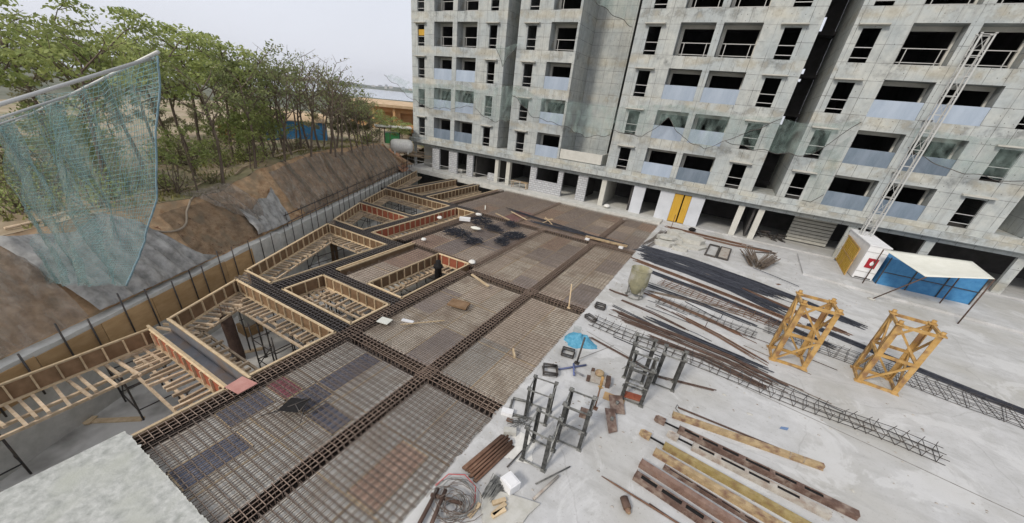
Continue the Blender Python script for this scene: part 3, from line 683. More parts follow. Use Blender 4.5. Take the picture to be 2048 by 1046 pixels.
# beams: a trough of boards with a rebar cage in it; every stirrup and main bar a part
STIR = {}
def beam(ax, a0, a1, c, wd, label, cage=True, step=.19, dz=0, h0=-.17, h1=-.17, dark=False, cagemat='cage'):
    """ax 'x' or 'y': run direction; a0..a1 its ends; c its centre line; h0/h1 tops of the side boards"""
    L = a1 - a0; loc = (a0, c, 0) if ax == 'x' else (c, a0, 0); rz = 0 if ax == 'x' else R(90)
    t = thing('beam_formwork', 'plywood beam trough ' + label, 'formwork', loc, rz, 'beam troughs of the deck')
    q = MB(); q.box(0, L, -wd/2, wd/2, -.66+dz, -.64+dz); q.build('bottom_board', M['trough'], t)
    for s, h in ((-1, h0), (1, h1)):
        q = MB(); y = s*(wd/2+.012); q.box(0, L, y-.01, y+.01, -.66+dz, h); q.build('side_board', M['trough'], t)
    if not cage: return t
    cg = thing('rebar_cage', 'rebar beam cage ' + label, 'rebar cage', loc, rz, 'beam cages tied in the deck')
    w2 = wd/2 - .04; key = (round(w2, 3), cagemat)
    if key not in STIR:
        q = MB(); zt, zb = -.012, -.58
        for p in ([(-w2, zt), (w2, zt), (w2, zb), (-w2, zb)],):
            for (y0_, z0_), (y1_, z1_) in zip(p, p[1:]+p[:1]): q.tube([(0, y0_, z0_), (0, y1_, z1_)], .012, 4, caps=False)
        STIR[key] = q.build('stirrup', M[cagemat], cg); first = STIR[key]
    n = min(int(L/step), 98); st = L/n
    for i in range(n):
        o = STIR[key] if (STIR[key].parent == cg and i == 0) else inst(STIR[key], cg)
        o.location = (st*(i+.5) + rng.uniform(-.012, .012), rng.uniform(-.008, .008), dz + rng.uniform(-.008, .008)); o.rotation_euler.z = rng.uniform(-.03, .03)
    bars = []
    for z in (-.035, -.56):
        for k in range(4 if z > -.1 else 2):
            nn = 3 if z > -.1 else 1
            y = -w2*.93 + 2*w2*.93*k/nn; q = MB()
            q.tube([(-.1, y, z+dz), (L*.5, y+rng.uniform(-.012,.012), z-.01+dz), (L+.1, y, z+dz)], .014, 5, caps=False); q.build('main_bar', M[cagemat], cg)
    return t
beam('y', 1.06, 15.3, -10.72, .54, 'along the near pit edge from the ledge', h0=-.06, step=.19)
beam('y', 16.2, 26.3, -10.85, .54, 'between the tie piles and the tan decks', step=.2)
beam('y', 1.06, 15.6, -6.71, .5, 'along the middle of the near decks', step=.19)
beam('y', 15.7, 26.2, -6.71, .5, 'along the middle of the tan decks', step=.2)
beam('y', 26.4, 35.4, -6.72, .5, 'along the far decks nearest the block', step=.2)
beam('y', 26.5, 35.4, -13.36, .3, 'on the far decks in front of the low block wall', step=.25)
beam('x', -18.3, -11.0, 7.64, .66, 'crossing between the two nearest big pit openings', dz=.02, h0=-.06, h1=-.06, cagemat='cagedk')
beam('x', -10.4, -3.8, 7.66, .64, 'crossing the deck nearest the steel frames', dz=.02)
beam('x', -15.7, -11.0, 10.5, .66, 'between the small pit opening and the one by the red strip', dz=.02, h0=-.06, h1=-.06, cagemat='cagedk')
beam('x', -22.5, -15.8, 15.7, .72, 'behind the large far pit opening', dz=.02, h0=-.06, h1=-.06, cagemat='cagedk')
beam('x', -15.8, -11.1, 16.72, .5, 'in front of the tie piles', dz=.02, h0=-.06)
beam('x', -10.5, -3.8, 15.72, .66, 'crossing between the second and third decks', dz=.02)
beam('x', -25.3, -19.6, 20.67, .42, 'between the two far left pit openings', dz=.02, h0=-.06, h1=-.06, cagemat='cagedk')
beam('x', -28.2, -17.0, 25.98, .72, 'far left across the pit below the block', dz=.02, h0=-.06, h1=-.06, cagemat='cagedk')
beam('x', -16.9, -3.8, 26.08, .72, 'in front of the far decks, under the long plank', dz=.02)
beam('y', 8.05, 15.3, -16.2, .74, 'between the big far pit opening and the red strip', h0=-.06, h1=-.06, cagemat='cagedk')
beam('y', 16.1, 25.6, -19.35, .66, 'left of the long narrow far pit opening', h0=-.06, h1=-.06, cagemat='cagedk')
beam('y', 16.5, 25.6, -16.65, .66, 'right of the long narrow far pit opening', h0=-.06, step=.2)
beam('y', 26.4, 35.3, -26.5, .5, 'leftmost of those running into the block', h0=-.06, h1=-.06, cagemat='cagedk', step=.2)
beam('y', 26.4, 35.3, -23.4, .5, 'middle one of those running into the block', h0=-.06, h1=-.06, cagemat='cagedk', step=.2)
beam('y', 26.4, 35.3, -20.2, .5, 'beside the far left deck, running into the block', h0=-.06, step=.2)

# the grey lined tray, still without a cage
t = thing('beam_tray', 'empty grey metal lined beam tray with timber lips between the two nearest pits', 'formwork', (-16.4, 3.66, 0))
q = MB(); q.grid(lambda u, v: (5.55*u, [-.26,-.25,-.24,.24,.25,.26][int(round(v*5))], [-.02,-.3,-.5,-.5,-.3,-.02][int(round(v*5))] + .006*fbm(u*12, v*4)), 50, 5, smooth=False); q.build('liner', M['metalsheet'], t)
for y in (-.31, .31):
    q = MB(); q.box(-.1, 5.5, y-.04, y+.04, -.06, .03); q.build('lip_timber', M['timber'], t)
    q = MB(); q.box(0, 5.5, y-.025, y+.025, -.62, -.061); q.build('side_board', M['plyred' if y < 0 else 'plydk'], t)
q = MB(); q.add([(-11.05,3.3,.02),(-10.4,3.36,.05),(-10.42,3.95,.05),(-11.12,3.86,.03),(-11.05,3.3,.035),(-10.4,3.36,.065),(-10.42,3.95,.065),(-11.12,3.86,.045)],[(3,2,1,0),(4,5,6,7),(0,1,5,4),(1,2,6,5),(2,3,7,6),(3,0,4,7)])
tag(q.build('plywood_offcut', mat('salmon_ply', (.42,.2,.17), (.5,.27,.23), 3, .7)), 'salmon pink plywood square on the cage at the end of the grey tray', 'plywood')

# timber side forms round each opening
PRO = {}
def opening(corners, label, sides='0123', jl=.85, joist=.33, jls={}, stud=.55, red=(), outer=()):
    """corners in order round the opening (counter-clockwise seen from above); inside is to the left of each side"""
    c0 = Vector((*corners[0], 0)); t = thing('edge_formwork', label, 'formwork', c0, group='timber forms round the pit openings')
    ctr = sum((Vector((*c, 0)) for c in corners), Vector())/len(corners)
    def put(key, mk, name, m, loc, rz):
        if key not in PRO:
            o = mk().build(name, m, t); PRO[key] = o
        else: o = inst(PRO[key], t)
        o.location = loc; o.rotation_euler.z = rz; return o
    for si in range(len(corners)):
        if str(si) not in sides: continue
        a = Vector((*corners[si], 0)); b = Vector((*corners[(si+1) % len(corners)], 0)); dr = (b-a); L = dr.length; dr.normalize(); n = Vector((-dr.y, dr.x, 0))
        if n.dot(ctr-a) < 0: n = -n
        al = a - c0; be = b - c0
        q = MB(); q.bar(al + Vector((0,0,-.02)) + n*.02 - dr*.04, be + Vector((0,0,-.02)) + n*.02 + dr*.04, .085, .055); q.build('top_rail', M['timber'], t)
        q = MB(); q.bar(al + Vector((0,0,-.36)) + n*.03, be + Vector((0,0,-.36)) + n*.03, .018, .60); q.build('side_panel', M['plyred' if si in red else 'plydk'], t)
        q = MB(); q.bar(al + Vector((0,0,-.62)) + n*.075, be + Vector((0,0,-.62)) + n*.075, .08, .055); q.build('bottom_rail', M['timber'], t)
        k = int(L/stud)
        for i in range(k):
            p = al + dr*(L*(i+.5)/k) + n*.075 + Vector((0,0,-.32))
            def mk(): 
                q = MB(); q.box(-.022,.022,-.035,.035,-.27,.27); return q
            put('stud', mk, 'stud', M['timber'], p, math.atan2(dr.y, dr.x))
        k = min(int(L/joist), 34)
        for i in range(k):
            ln = jls.get(si, jl)*rng.choice([.8, 1, 1.15]); sgn = -1 if si in outer else 1
            p = al + dr*(L*(i+.5)/k + rng.uniform(-.08, .08)) + Vector((0,0,-.70 + rng.uniform(-.01,.01)))
            key = ('j', round(ln, 2), si in outer)
            def mk():
                q = MB(); q.box(-.04, .04, (-.9 if si in outer else -.15), ln, -.05, .05); return q
            o = put(key, mk, 'joist', M['timberold'], p, math.atan2(n.y, n.x) - math.pi/2 + rng.uniform(-.09, .09))
        q = MB(); q.bar(al + n*jls.get(si, jl)*.62 + Vector((0,0,-.80)) + dr*.1, be + n*jls.get(si, jl)*.62 + Vector((0,0,-.80)) - dr*.1, .09, .09); q.build('ledger', M['timberold'], t)
        q = MB(); q.bar(al + n*jls.get(si, jl)*1.0 + Vector((0,0,-.80)) + dr*.25, be + n*jls.get(si, jl)*1.0 + Vector((0,0,-.80)) - dr*.25, .08, .09); q.build('ledger', M['timberold'], t)
    return t
def diag(y): return -18.15 - .475*(y-7.27) if y < 40 else 0
CELLS = {
 'A': [(-15.6, -4.9), (-11.0, -4.9), (-11.0, 3.33), (-16.28, 3.33)],
 'B': [(-16.52, 3.98), (-11.05, 3.98), (-11.05, 7.25), (-18.1, 7.25)],
 'C': [(-15.7, 8.02), (-11.08, 8.02), (-11.08, 10.12), (-15.7, 10.12)],
 'D': [(-18.75, 8.02), (-16.62, 8.02), (-16.62, 15.26), (-22.25, 15.26)],
 'F': [(-13.4, 10.9), (-11.08, 10.9), (-11.08, 16.4), (-13.4, 16.4)],
 'G': [(-22.75, 16.12), (-19.72, 16.12), (-19.72, 20.42), (-25.1, 20.42)],
 'H': [(-25.35, 20.92), (-19.72, 20.92), (-19.72, 25.55), (-27.55, 25.55)],
 'I': [(-18.95, 16.15), (-17.02, 16.15), (-17.02, 25.5), (-18.95, 25.5)],
 'J': [(-28.2, 26.4), (-26.8, 26.4), (-26.8, 35.0), (-32.2, 35.0)],
 'K': [(-26.2, 26.4), (-23.7, 26.4), (-23.7, 35.0), (-26.2, 35.0)],
 'L': [(-23.1, 26.4), (-20.5, 26.4), (-20.5, 35.0), (-23.1, 35.0)],
}
opening(CELLS['A'], 'timber forms round the pit opening nearest the camera, left of the grey tray', sides='123', red=(2,), jls={1: .3, 3: 1.35, 2: 1.1})
opening(CELLS['B'], 'timber forms round the big pit opening with the leaning brown column', outer=(3,), jls={1: .3, 0: .75, 2: .8})
opening(CELLS['C'], 'timber forms round the small square pit opening in the middle of the site')
opening(CELLS['D'], 'timber forms round the large tapering pit opening past the plywood faced wall', outer=(3,))
opening(CELLS['F'], 'timber forms round the dark opening beside the narrow reddish strip', jl=.6, red=(2,))
opening(CELLS['G'], 'timber forms round the third pit opening along the earth bank', outer=(3,), red=(2,), jl=.6)
opening(CELLS['H'], 'timber forms round the fourth pit opening along the earth bank', outer=(3,), jl=.7)
opening(CELLS['I'], 'orange timber forms round the long narrow opening left of the tie piles', jl=.5, red=(3,))
opening(CELLS['J'], 'timber forms of the corner opening farthest along the earth bank', sides='013', outer=(3,), jl=.6)
opening(CELLS['K'], 'timber forms of the left opening running under the block', sides='013', jl=.5)
opening(CELLS['L'], 'timber forms of the right opening running under the block', sides='013', jl=.5)
# lip and dark channel beside the red strip
t = thing('edge_formwork', 'double timber lip over a dark channel beside the narrow reddish strip', 'formwork', (-15.75, 10.95, 0))
for x, z in ((0, .03), (.26, .05)):
    q = MB(); q.box(x-.05, x+.05, 0, 5.6, z-.06, z); q.build('top_rail', M['timber'], t)
q = MB(); q.box(.05, .21, 0, 5.6, -.03, -.01); q.build('infill_board', M['beamtan'], t)
q = MB(); q.box(.27, .31, 0, 5.6, -.66, -.02); q.build('side_panel', M['plydk'], t)
q = MB(); q.box(.31, .66, 0, 5.6, -.7, -.66); q.build('bottom_board', M['plydk'], t)

# scaffold below: standards and braced towers in the openings, posts under the deck
PP = {}
def prop_at(x, y, z1, label, grp='steel props standing on the pit floor', lean=0):
    h = z1 - PIT_Z; key = round(h, 1)
    if 'p' not in PP:
        t = thing('steel_prop', label, 'prop', (x, y, PIT_Z), group=grp)
        q = MB(); q.tube([(0,0,.01),(0,0,1.8)], .035, 8); q.build('outer_tube', M['prop'], t)
        q = MB(); q.tube([(0,0,1.7),(0,0,2.48)], .026, 8); q.build('inner_tube', M['prop'], t)
        q = MB(); q.box(-.08,.08,-.08,.08,0,.012); q.build('base_plate', M['prop'], t)
        q = MB(); q.box(-.08,.08,-.08,.08,2.48,2.49); q.tube([(-.1,0,1.8),(.1,0,1.8)], .02, 5); q.build('head_plate', M['prop'], t)
        PP['p'] = t
    else: t = copy_thing(PP['p'], label, (x, y, PIT_Z))
    t.rotation_euler.z = rng.uniform(0, 3); t.rotation_euler.x = lean; return t
def tower(x, y, label, lx=1.2, ly=1.2, h=2.45, rz=0):
    t = thing('scaffold_tower', label, 'scaffold', (x, y, PIT_Z), rz, group='braced scaffold towers in the pit')
    for sx in (-1, 1):
        for sy in (-1, 1):
            q = MB(); q.tube([(sx*lx/2, sy*ly/2, 0), (sx*lx/2, sy*ly/2, h)], .032, 6); q.build('standard', M['prop'], t)
    for z in (.5, 1.6):
        for a, b in (((-1,-1),(1,-1)), ((-1,1),(1,1)), ((-1,-1),(-1,1)), ((1,-1),(1,1))):
            q = MB(); q.tube([(a[0]*lx/2, a[1]*ly/2, z), (b[0]*lx/2, b[1]*ly/2, z)], .024, 6); q.build('ledger', M['prop'], t)
    q = MB(); q.tube([(-lx/2, -ly/2, .2), (lx/2, -ly/2, 2.1)], .022, 6); q.build('brace', M['prop'], t)
    return t
tower(-16.6, 2.6, 'dark braced scaffold tower in the pit opening nearest the camera', 1.6, 1.2, 2.4)
tower(-18.6, .6, 'dark scaffold tower on the open pit floor left of the ledge', 1.6, 1.4, 2.4, .2)
tower(-16.5, -1.6, 'dark scaffold tower close under the left side of the ledge', 1.4, 1.4, 2.3, .1)
tower(-20.6, -2.4, 'dark scaffold tower on the pit floor by the retaining wall, leftmost of all', 1.6, 1.6, 2.4, .3)
tower(-14.6, 7.0, 'dark braced scaffold tower on the pit floor right of the leaning brown column', 1.7, 1.7)
tower(-16.4, 11.2, 'dark scaffold tower in the small square pit opening', 1.0, 1.0, 2.4)
tower(-22.0, 14.6, 'dark scaffold tower in the large tapering pit opening', 1.3, 2.0)
tower(-25.6, 21.6, 'black scaffold tower in the third opening along the bank', 1.4, 1.4)
tower(-27.4, 27.2, 'black scaffold tower in the fourth opening along the bank', 2.2, 1.8)
tower(-25.2, 25.6, 'second black scaffold tower in the fourth opening, nearer the middle', 1.6, 1.6)
tower(-15.0, 16.6, 'scaffold tower in the dark opening beside the reddish strip', 1.4, 2.4, 2.4)
tower(-21.4, 24.6, 'scaffold tower in the long narrow opening', 1.0, 2.6, 2.3)
tower(-27.4, 33.0, 'scaffold tower in the opening running under the block', 1.6, 2.2, 2.3)
tower(-24.0, 33.2, 'scaffold tower right of the others under the block edge', 1.6, 2.2, 2.3)
spots = []
for (key, wd) in (('A','in the opening nearest the camera'), ('B','in the opening with the leaning column'), ('C','in the small square opening'), ('D','in the large tapering opening'), ('F','in the dark opening by the reddish strip'), ('G','in the third opening along the bank'), ('H','in the fourth opening along the bank'), ('I','in the long narrow opening')):
    cs = CELLS[key]; x0 = min(c[0] for c in cs[1:3]) ; xs = [c[0] for c in cs]; ys = [c[1] for c in cs]
    n = 0
    for i in range(70):
        x = rng.uniform(min(xs)+.5, max(xs)-.3); y = rng.uniform(min(ys)+.3, max(ys)-.3)
        edge = min(abs(x-max(xs)), abs(y-min(ys)), abs(y-max(ys)))
        if edge < .75 and x > diag(y)+.6 and all((x-a)**2+(y-b)**2 > .5 for a, b in spots):
            prop_at(x, y, -.8, 'slim steel prop under the joists ' + wd); spots.append((x, y)); n += 1
        if n >= 13: break
for i in range(70):
    x = rng.uniform(-10.3, -4); y = rng.uniform(1.5, 34)
    if x < -9 or i % 3 == 0: prop_at(x, y, -.8, 'steel prop in the dark below the rebar decks')
# columns and what lies in the pit
t = thing('concrete_column', 'grey square concrete column standing in the big pit opening', 'column', (-18.6, 7.45, PIT_Z))
q = MB(); q.box(-.28,.28,-.28,.28,0,2.2,M['wallconc']); q.build('shaft', None, t)
q = MB(); q.box(-.42,.42,-.42,.42,0,.5,M['ply']); q.build('plywood_collar', None, t)
t = thing('concrete_column', 'grey concrete column standing in the large tapering opening', 'column', (-22.9, 15.7, PIT_Z))
q = MB(); q.box(-.3,.3,-.25,.25,0,2.6,M['wallconc']); q.build('shaft', None, t)
q = MB(); q.box(.31,.36,-.27,.27,0,2.5,M['plydk']); q.build('form_panel', None, t)
t = thing('rebar_column', 'rust brown column of wrapped rebar leaning in the big pit opening', 'rebar column', (-16.76, 5.94, PIT_Z)); t.rotation_euler = (0, R(-3), 0)
q = MB(); q.lathe([(.02,0),(.24,0),(.26,.4),(.24,1.2),(.25,1.8),(.23,2.3),(.02,2.32)], n=10); q.build('wrapping', M['rustdk'], t)
for k in range(8):
    a = k*math.pi/4; q = MB(); q.tube([(.2*math.cos(a), .2*math.sin(a), .05), (.2*math.cos(a), .2*math.sin(a), 2.75 + .1*math.sin(k*2))], .016, 5); q.build('main_bar', M['rust'], t)
t = thing('column_formwork', 'dark upright column form sticking out of the opening beside the reddish strip', 'formwork', (-12.2, 14.9, PIT_Z))
q = MB(); q.lathe([(.02,0),(.2,0),(.2,3.15),(.26,3.2),(.26,3.34),(.16,3.36),(.16,3.6),(.02,3.62)], n=12); q.build('shaft', M['black'], t)
for i, (x, y, l, rz, lab) in enumerate(((-16.7, 1.3, 2.2, .7, 'tan plank lying on the pit floor beside the dark scaffold tower'), (-14.6, .9, 1.8, 2.0, 'plank lying near the foot of the ledge on the pit floor'), (-17.3, 5.9, 2.6, 1.1, 'loose plank on the floor of the big opening near the bank side'),
        (-20.2, 13.2, 3.0, 1.9, 'long plank on the floor of the large tapering opening'), (-19.6, 11.0, 2.8, 2.05, 'second plank lying in the large tapering opening, nearer the camera'))):
    q = MB(); q.box(-l/2, l/2, -.11, .11, 0, .045); q.box(-l*.3, -l*.22, -.2, .2, .046, .09)
    tag(q.build('plank', M['timber'], None, (x, y, PIT_Z), rz), lab, 'plank')
q = MB()
for i in range(26):
    y = rng.uniform(-.35, .35); q.tube([(-2.2+rng.uniform(-.3,.3), y, .03+rng.uniform(0,.14)), (2.2+rng.uniform(-.3,.3), y+rng.uniform(-.1,.1), .03+rng.uniform(0,.14))], .013, 4)
tag(q.build('rebar_bundle', M['steel'], None, (-19.2, 3.6, PIT_Z), R(115)), 'bundle of grey bars on the pit floor by the plywood faced wall', 'rebar')
for i, (x, y) in enumerate(((-12.0, 4.9), (-13.0, 6.4))):
    q = MB(); q.lathe([(.01,0),(.14,0),(.17,.3),(.15,.3),(.13,.03),(.01,.03)], (0,0,0), 14)
    tag(q.build('bucket', M['rust'], None, (x, y, PIT_Z)), ['rusty bucket on the pit floor by the cage edge', 'rusty bucket on the pit floor behind the other one'][i], 'bucket')
q = MB(); q.grid(lambda u, v: (1.6*u-.8, 1.2*v-.6, .04 + .3*abs(fbm(u*3, v*3, 9))*math.sin(math.pi*u)*math.sin(math.pi*v)), 14, 12)
tag(q.build('plastic_heap', M['black'], None, (-21.2, 17.6, -1.0)), 'black plastic heap on the timber joists in the third opening', 'plastic sheet')

# ------------------------------------------------------------------ things standing and lying on the slab
def mast_section(label, loc, w_, d_, h, lw, m, rz=0, levels=2, lean=(0,0), group=None, horn=0, name='mast_section', zig=True):
    t = thing(name, label, 'mast section', loc, rz, group); t.rotation_euler = (lean[0], lean[1], rz)
    cs = [(-w_/2,-d_/2),(w_/2,-d_/2),(w_/2,d_/2),(-w_/2,d_/2)]
    for x, y in cs:
        q = MB(); sx = 1 if x < 0 else -1; sy = 1 if y < 0 else -1     # an angle leg, open inward
        q.box(min(x, x+sx*lw), max(x, x+sx*lw), min(y, y+sy*lw*.18), max(y, y+sy*lw*.18), 0, h); q.box(min(x, x+sx*lw*.18), max(x, x+sx*lw*.18), min(y+sy*lw*.19, y+sy*lw), max(y+sy*lw*.19, y+sy*lw), 0, h)
        q.build('leg', M['legdark'] if m == M['grey'] and levels < 4 else m, t)
        q = MB(); a = lw*1.25
        for zz in (0, h):
            if zz: q = MB()
            q.box(x-a*.55+sx*lw*.3, x+a*.55+sx*lw*.3, y-a*.55+sy*lw*.3, y+a*.55+sy*lw*.3, zz-.02, zz+.025)
            if not zz: q.build('foot_plate', m, t)
        if horn: q.tube([(x+sx*lw*.3, y+sy*lw*.3, h), (x+sx*lw*.3, y+sy*lw*.3, h+horn)], lw*.42, 8)
        q.build('flange', m, t)
    for k in range(4):
        (xa, ya), (xb, yb) = cs[k], cs[(k+1) % 4]
        ix, iy = (.96, .96)
        for lv in range(levels+1):
            z = .05 + (h-.1)*lv/levels; q = MB(); q.bar((xa*ix, ya*iy, z), (xb*ix, yb*iy, z), lw*(.45 if lw > .15 else .34), lw*(.62 if lw > .15 else .4)); q.build('crosspiece', m, t)
        if zig and (k % 2 or lw > .15 or levels > 3):
            for lv in range(levels):
                z0 = .05 + (h-.1)*lv/levels; z1 = .05 + (h-.1)*(lv+1)/levels
                if lv % 2: z0, z1 = z1, z0
                q = MB(); q.bar((xa*.93, ya*.93, z0), (xb*.93, yb*.93, z1), lw*(.35 if lw > .15 else .2), lw*(.42 if lw > .15 else .24)); q.build('diagonal', m, t)
    return t
GM = 'lattice mast sections on the slab'
mast_section('yellow crane mast section standing clear of the edge, whole in view', (4.7, 17.55, 0), 1.22, 1.2, 2.72, .172, M['yellow'], R(2), 2, (0, 0), GM, .14)
mast_section('yellow crane mast section cut off by the right side of the photo', (7.75, 18.1, 0), 1.22, 1.2, 2.72, .172, M['yellow'], R(-4), 2, (0, 0), GM, .14)
mast_section('weathered grey steel frame nearest the camera, front one of its huddle', (-1.95, 6.8, 0), .70, .80, 1.25, .10, M['grey'], R(3), 1, (0, 0), GM, .05)
mast_section('weathered grey steel frame behind and right of the nearest one', (-1.42, 7.95, 0), .74, .72, 1.45, .10, M['grey'], R(6), 2, (0, 0), GM, .05)
mast_section('weathered grey steel frame at the back of the huddle by the rebar deck', (-2.62, 8.15, 0), .72, .66, 1.2, .085, M['grey'], R(9), 1, (0, 0), GM, .04)
tr = mast_section('grey steel frame with a red board on its bottom rails', (-.3, 10.95, 0), .74, .82, 1.5, .115, M['grey'], R(4), 2, (0, 0), GM, .05)
mast_section('tall grey steel frame standing behind the one with the red board', (-.52, 12.1, 0), .72, .7, 1.55, .10, M['grey'], R(5), 2, (0, 0), GM, .05)
mast_section('brownish steel frame right of the pair, beside the long rusty bars', (.5, 12.35, 0), .74, .6, 1.4, .10, M['grey'], R(3), 1, (0, 0), GM, .04)
q = MB(); q.box(-.3,.3,-.16,.16,.0,.03); q.box(-.28,.05,-.1,.12,.031,.05)
tag(q.build('red_board', M['plyred'], None, (-.28, 10.78, .1), .2), 'dull red board lying inside a grey steel frame', 'board')

def bars(label, pts, n, wd, r, m, seed, jit=.25, name='rebar_bundle', hump=.1, grp='bar bundles on the slab', fan=0., cat='rebar bundle'):
    """n bars side by side along a polyline of (x, y); one tied bundle"""
    g = random.Random(seed); c = Vector((*pts[0], 0)); q = MB(); P = [Vector((*p, 0))-c for p in pts]
    d0 = (P[-1]-P[0]).normalized(); nn = Vector((-d0.y, d0.x, 0))
    for i in range(n):
        o = (i+.5)/n-.5 + g.uniform(-.5,.5)/n*1.5; layer = g.random()*hump*(1-abs(o)*1.6 if abs(o) < .5 else .2); s = g.uniform(-jit, jit); e = g.uniform(-jit, jit)
        ll = []
        for k, p in enumerate(P):
            f = k/(len(P)-1); ww = wd*(1+fan*(f-.5)*2)
            pp = p + nn*(o*ww + g.uniform(-.035,.035)) + d0*(s if k == 0 else e if k == len(P)-1 else 0)
            ll.append((pp.x, pp.y, r+.004+max(0, layer)))
        q.tube(ll, r, 5, caps=False)
    o = q.build(name, m, None, c)
    return tag(o, label, cat, grp)
S = M['steel']; RU = M['rustdk']; RL = M['rust']
bars('wide dark sheaf of bars nearest the broken concrete', [(-3.2,27.2),(-.5,27.1),(2.0,26.2),(4.6,25.2)], 96, 1.7, .016, S, 1, .7)
bars('long dark sheaf of bars running to the right beneath the round bundles', [(.3,27.3),(3.6,26.3),(6.2,25.1),(8.2,23.8)], 46, .75, .016, S, 2, .5)
bars('dark sheaf of bars in the middle of the pile, behind the concrete bucket', [(-2.7,25.7),(0,25.2),(2.6,24.3),(4.6,23.0)], 70, 1.35, .016, S, 3, .8)
bars('rust brown sheaf of bars lying across the dark ones', [(-3.3,24.5),(-.2,23.6),(2.6,22.7),(5.4,21.7)], 14, .34, .017, RL, 4, .5, hump=.16)
bars('long black sheaf of bars in front of the rust brown one', [(-2.0,23.1),(1.4,22.3),(4.2,21.3),(6.4,20.2)], 26, .42, .018, S, 5, .5)
bars('short rusty sheaf of bars behind the whole yellow mast section', [(3.3,24.3),(5.2,23.4),(7.4,22.2)], 18, .5, .016, RL, 6, .4)
bars('dark sheaf of bars passing behind the yellow mast toward the edge of the photo', [(6.2,21.9),(8.2,21.1),(11.5,19.8),(14,19)], 26, .5, .017, S, 7, .3)
bars('thin dark sheaf of bars starting at the foot of the concrete bucket', [(-1.6,20.9),(1.2,20.5),(3.2,19.9)], 13, .4, .015, S, 8, .6)
bars('brown sheaf of bars from the bucket to the yellow mast', [(-1.5,19.7),(1.0,19.1),(3.3,18.2)], 9, .3, .016, RL, 9, .5)
bars('pale tan bars fanned out at the bucket', [(-1.5,20.1),(.6,20.6),(3.4,20.9)], 7, .5, .012, M['rebarlt'], 10, .5, fan=.6)
bars('brown bars spread in front of the sheaf that reaches the yellow mast', [(.3,18.3),(2.1,17.5),(3.6,16.6)], 9, .34, .015, RL, 11, .5)
bars('wide brown sheaf of bars ending at the left of the yellow mast foot', [(-2.0,16.2),(.4,16.0),(2.6,15.7),(3.9,15.2)], 24, .75, .016, RU, 12, .7, hump=.14)
bars('black sheaf of bars lying on the wide brown one', [(-.6,16.9),(1.5,16.4),(3.6,16.0)], 16, .4, .017, S, 13, .6)
bars('rusty bars with bent ends nearest the long rebar cage', [(-.4,15.2),(1.6,15.1),(3.7,14.55)], 12, .35, .018, RU, 14, .3)
bars('pair of dark bars in front of the concrete bucket', [(-2.6,17.9),(-.9,17.6),(.75,17.0)], 3, .1, .02, RU, 15, .1)
bars('single dark bar left of the wide brown sheaf', [(-2.7,17.0),(-1.3,16.6),(.2,16.1)], 3, .12, .018, S, 16, .1)
bars('single black bar lying beside the round bundles of short bars', [(3.5,29.1),(4.9,28.3),(6.1,27.5)], 1, .02, .02, S, 17, .1)
bars('long brown bar beside the joint line near the grey frames', [(-2.7,13.5),(-.8,13.0),(.3,12.6),(2.2,13.1)], 3, .1, .02, RU, 18, .1)
bars('rusty bars along the kerb in front of the yellow door', [(-2.9,35.2),(.2,35.0),(3.3,34.9)], 10, .6, .017, RL, 19, .5)
bars('second lot of rusty bars along the kerb, in front of the dark bays', [(-.5,34.2),(2.2,34.0),(4.9,34.5)], 8, .5, .017, RL, 20, .5)
bars('brown bars at the corner of the rebar deck by the broken concrete', [(-3.4,28.3),(-3.0,30.6),(-2.9,33.4)], 14, .7, .015, M['rebar'], 21, .3)
for i, (a, b, lab, m) in enumerate((((-.95,18.7),(1.4,17.75),'rusty bar with an upturned end between the sheaves',RU), ((-1.9,14.2),(.1,14.0),'thin dark bar lying across the left end of the long cage',S), ((.3,20.2),(2.0,19.3),'dark bar crossing in front of the black sheaf',S))):
    q = MB(); L = math.hypot(b[0]-a[0], b[1]-a[1]); q.tube([(0,0,.03),(L,0,.03),(L+.05,.02,.12),(L+.06,.02,.4)], .018, 6)
    tag(q.build('loose_bar', m, None, (a[0],a[1],0), math.atan2(b[1]-a[1], b[0]-a[0])), lab, 'bar')

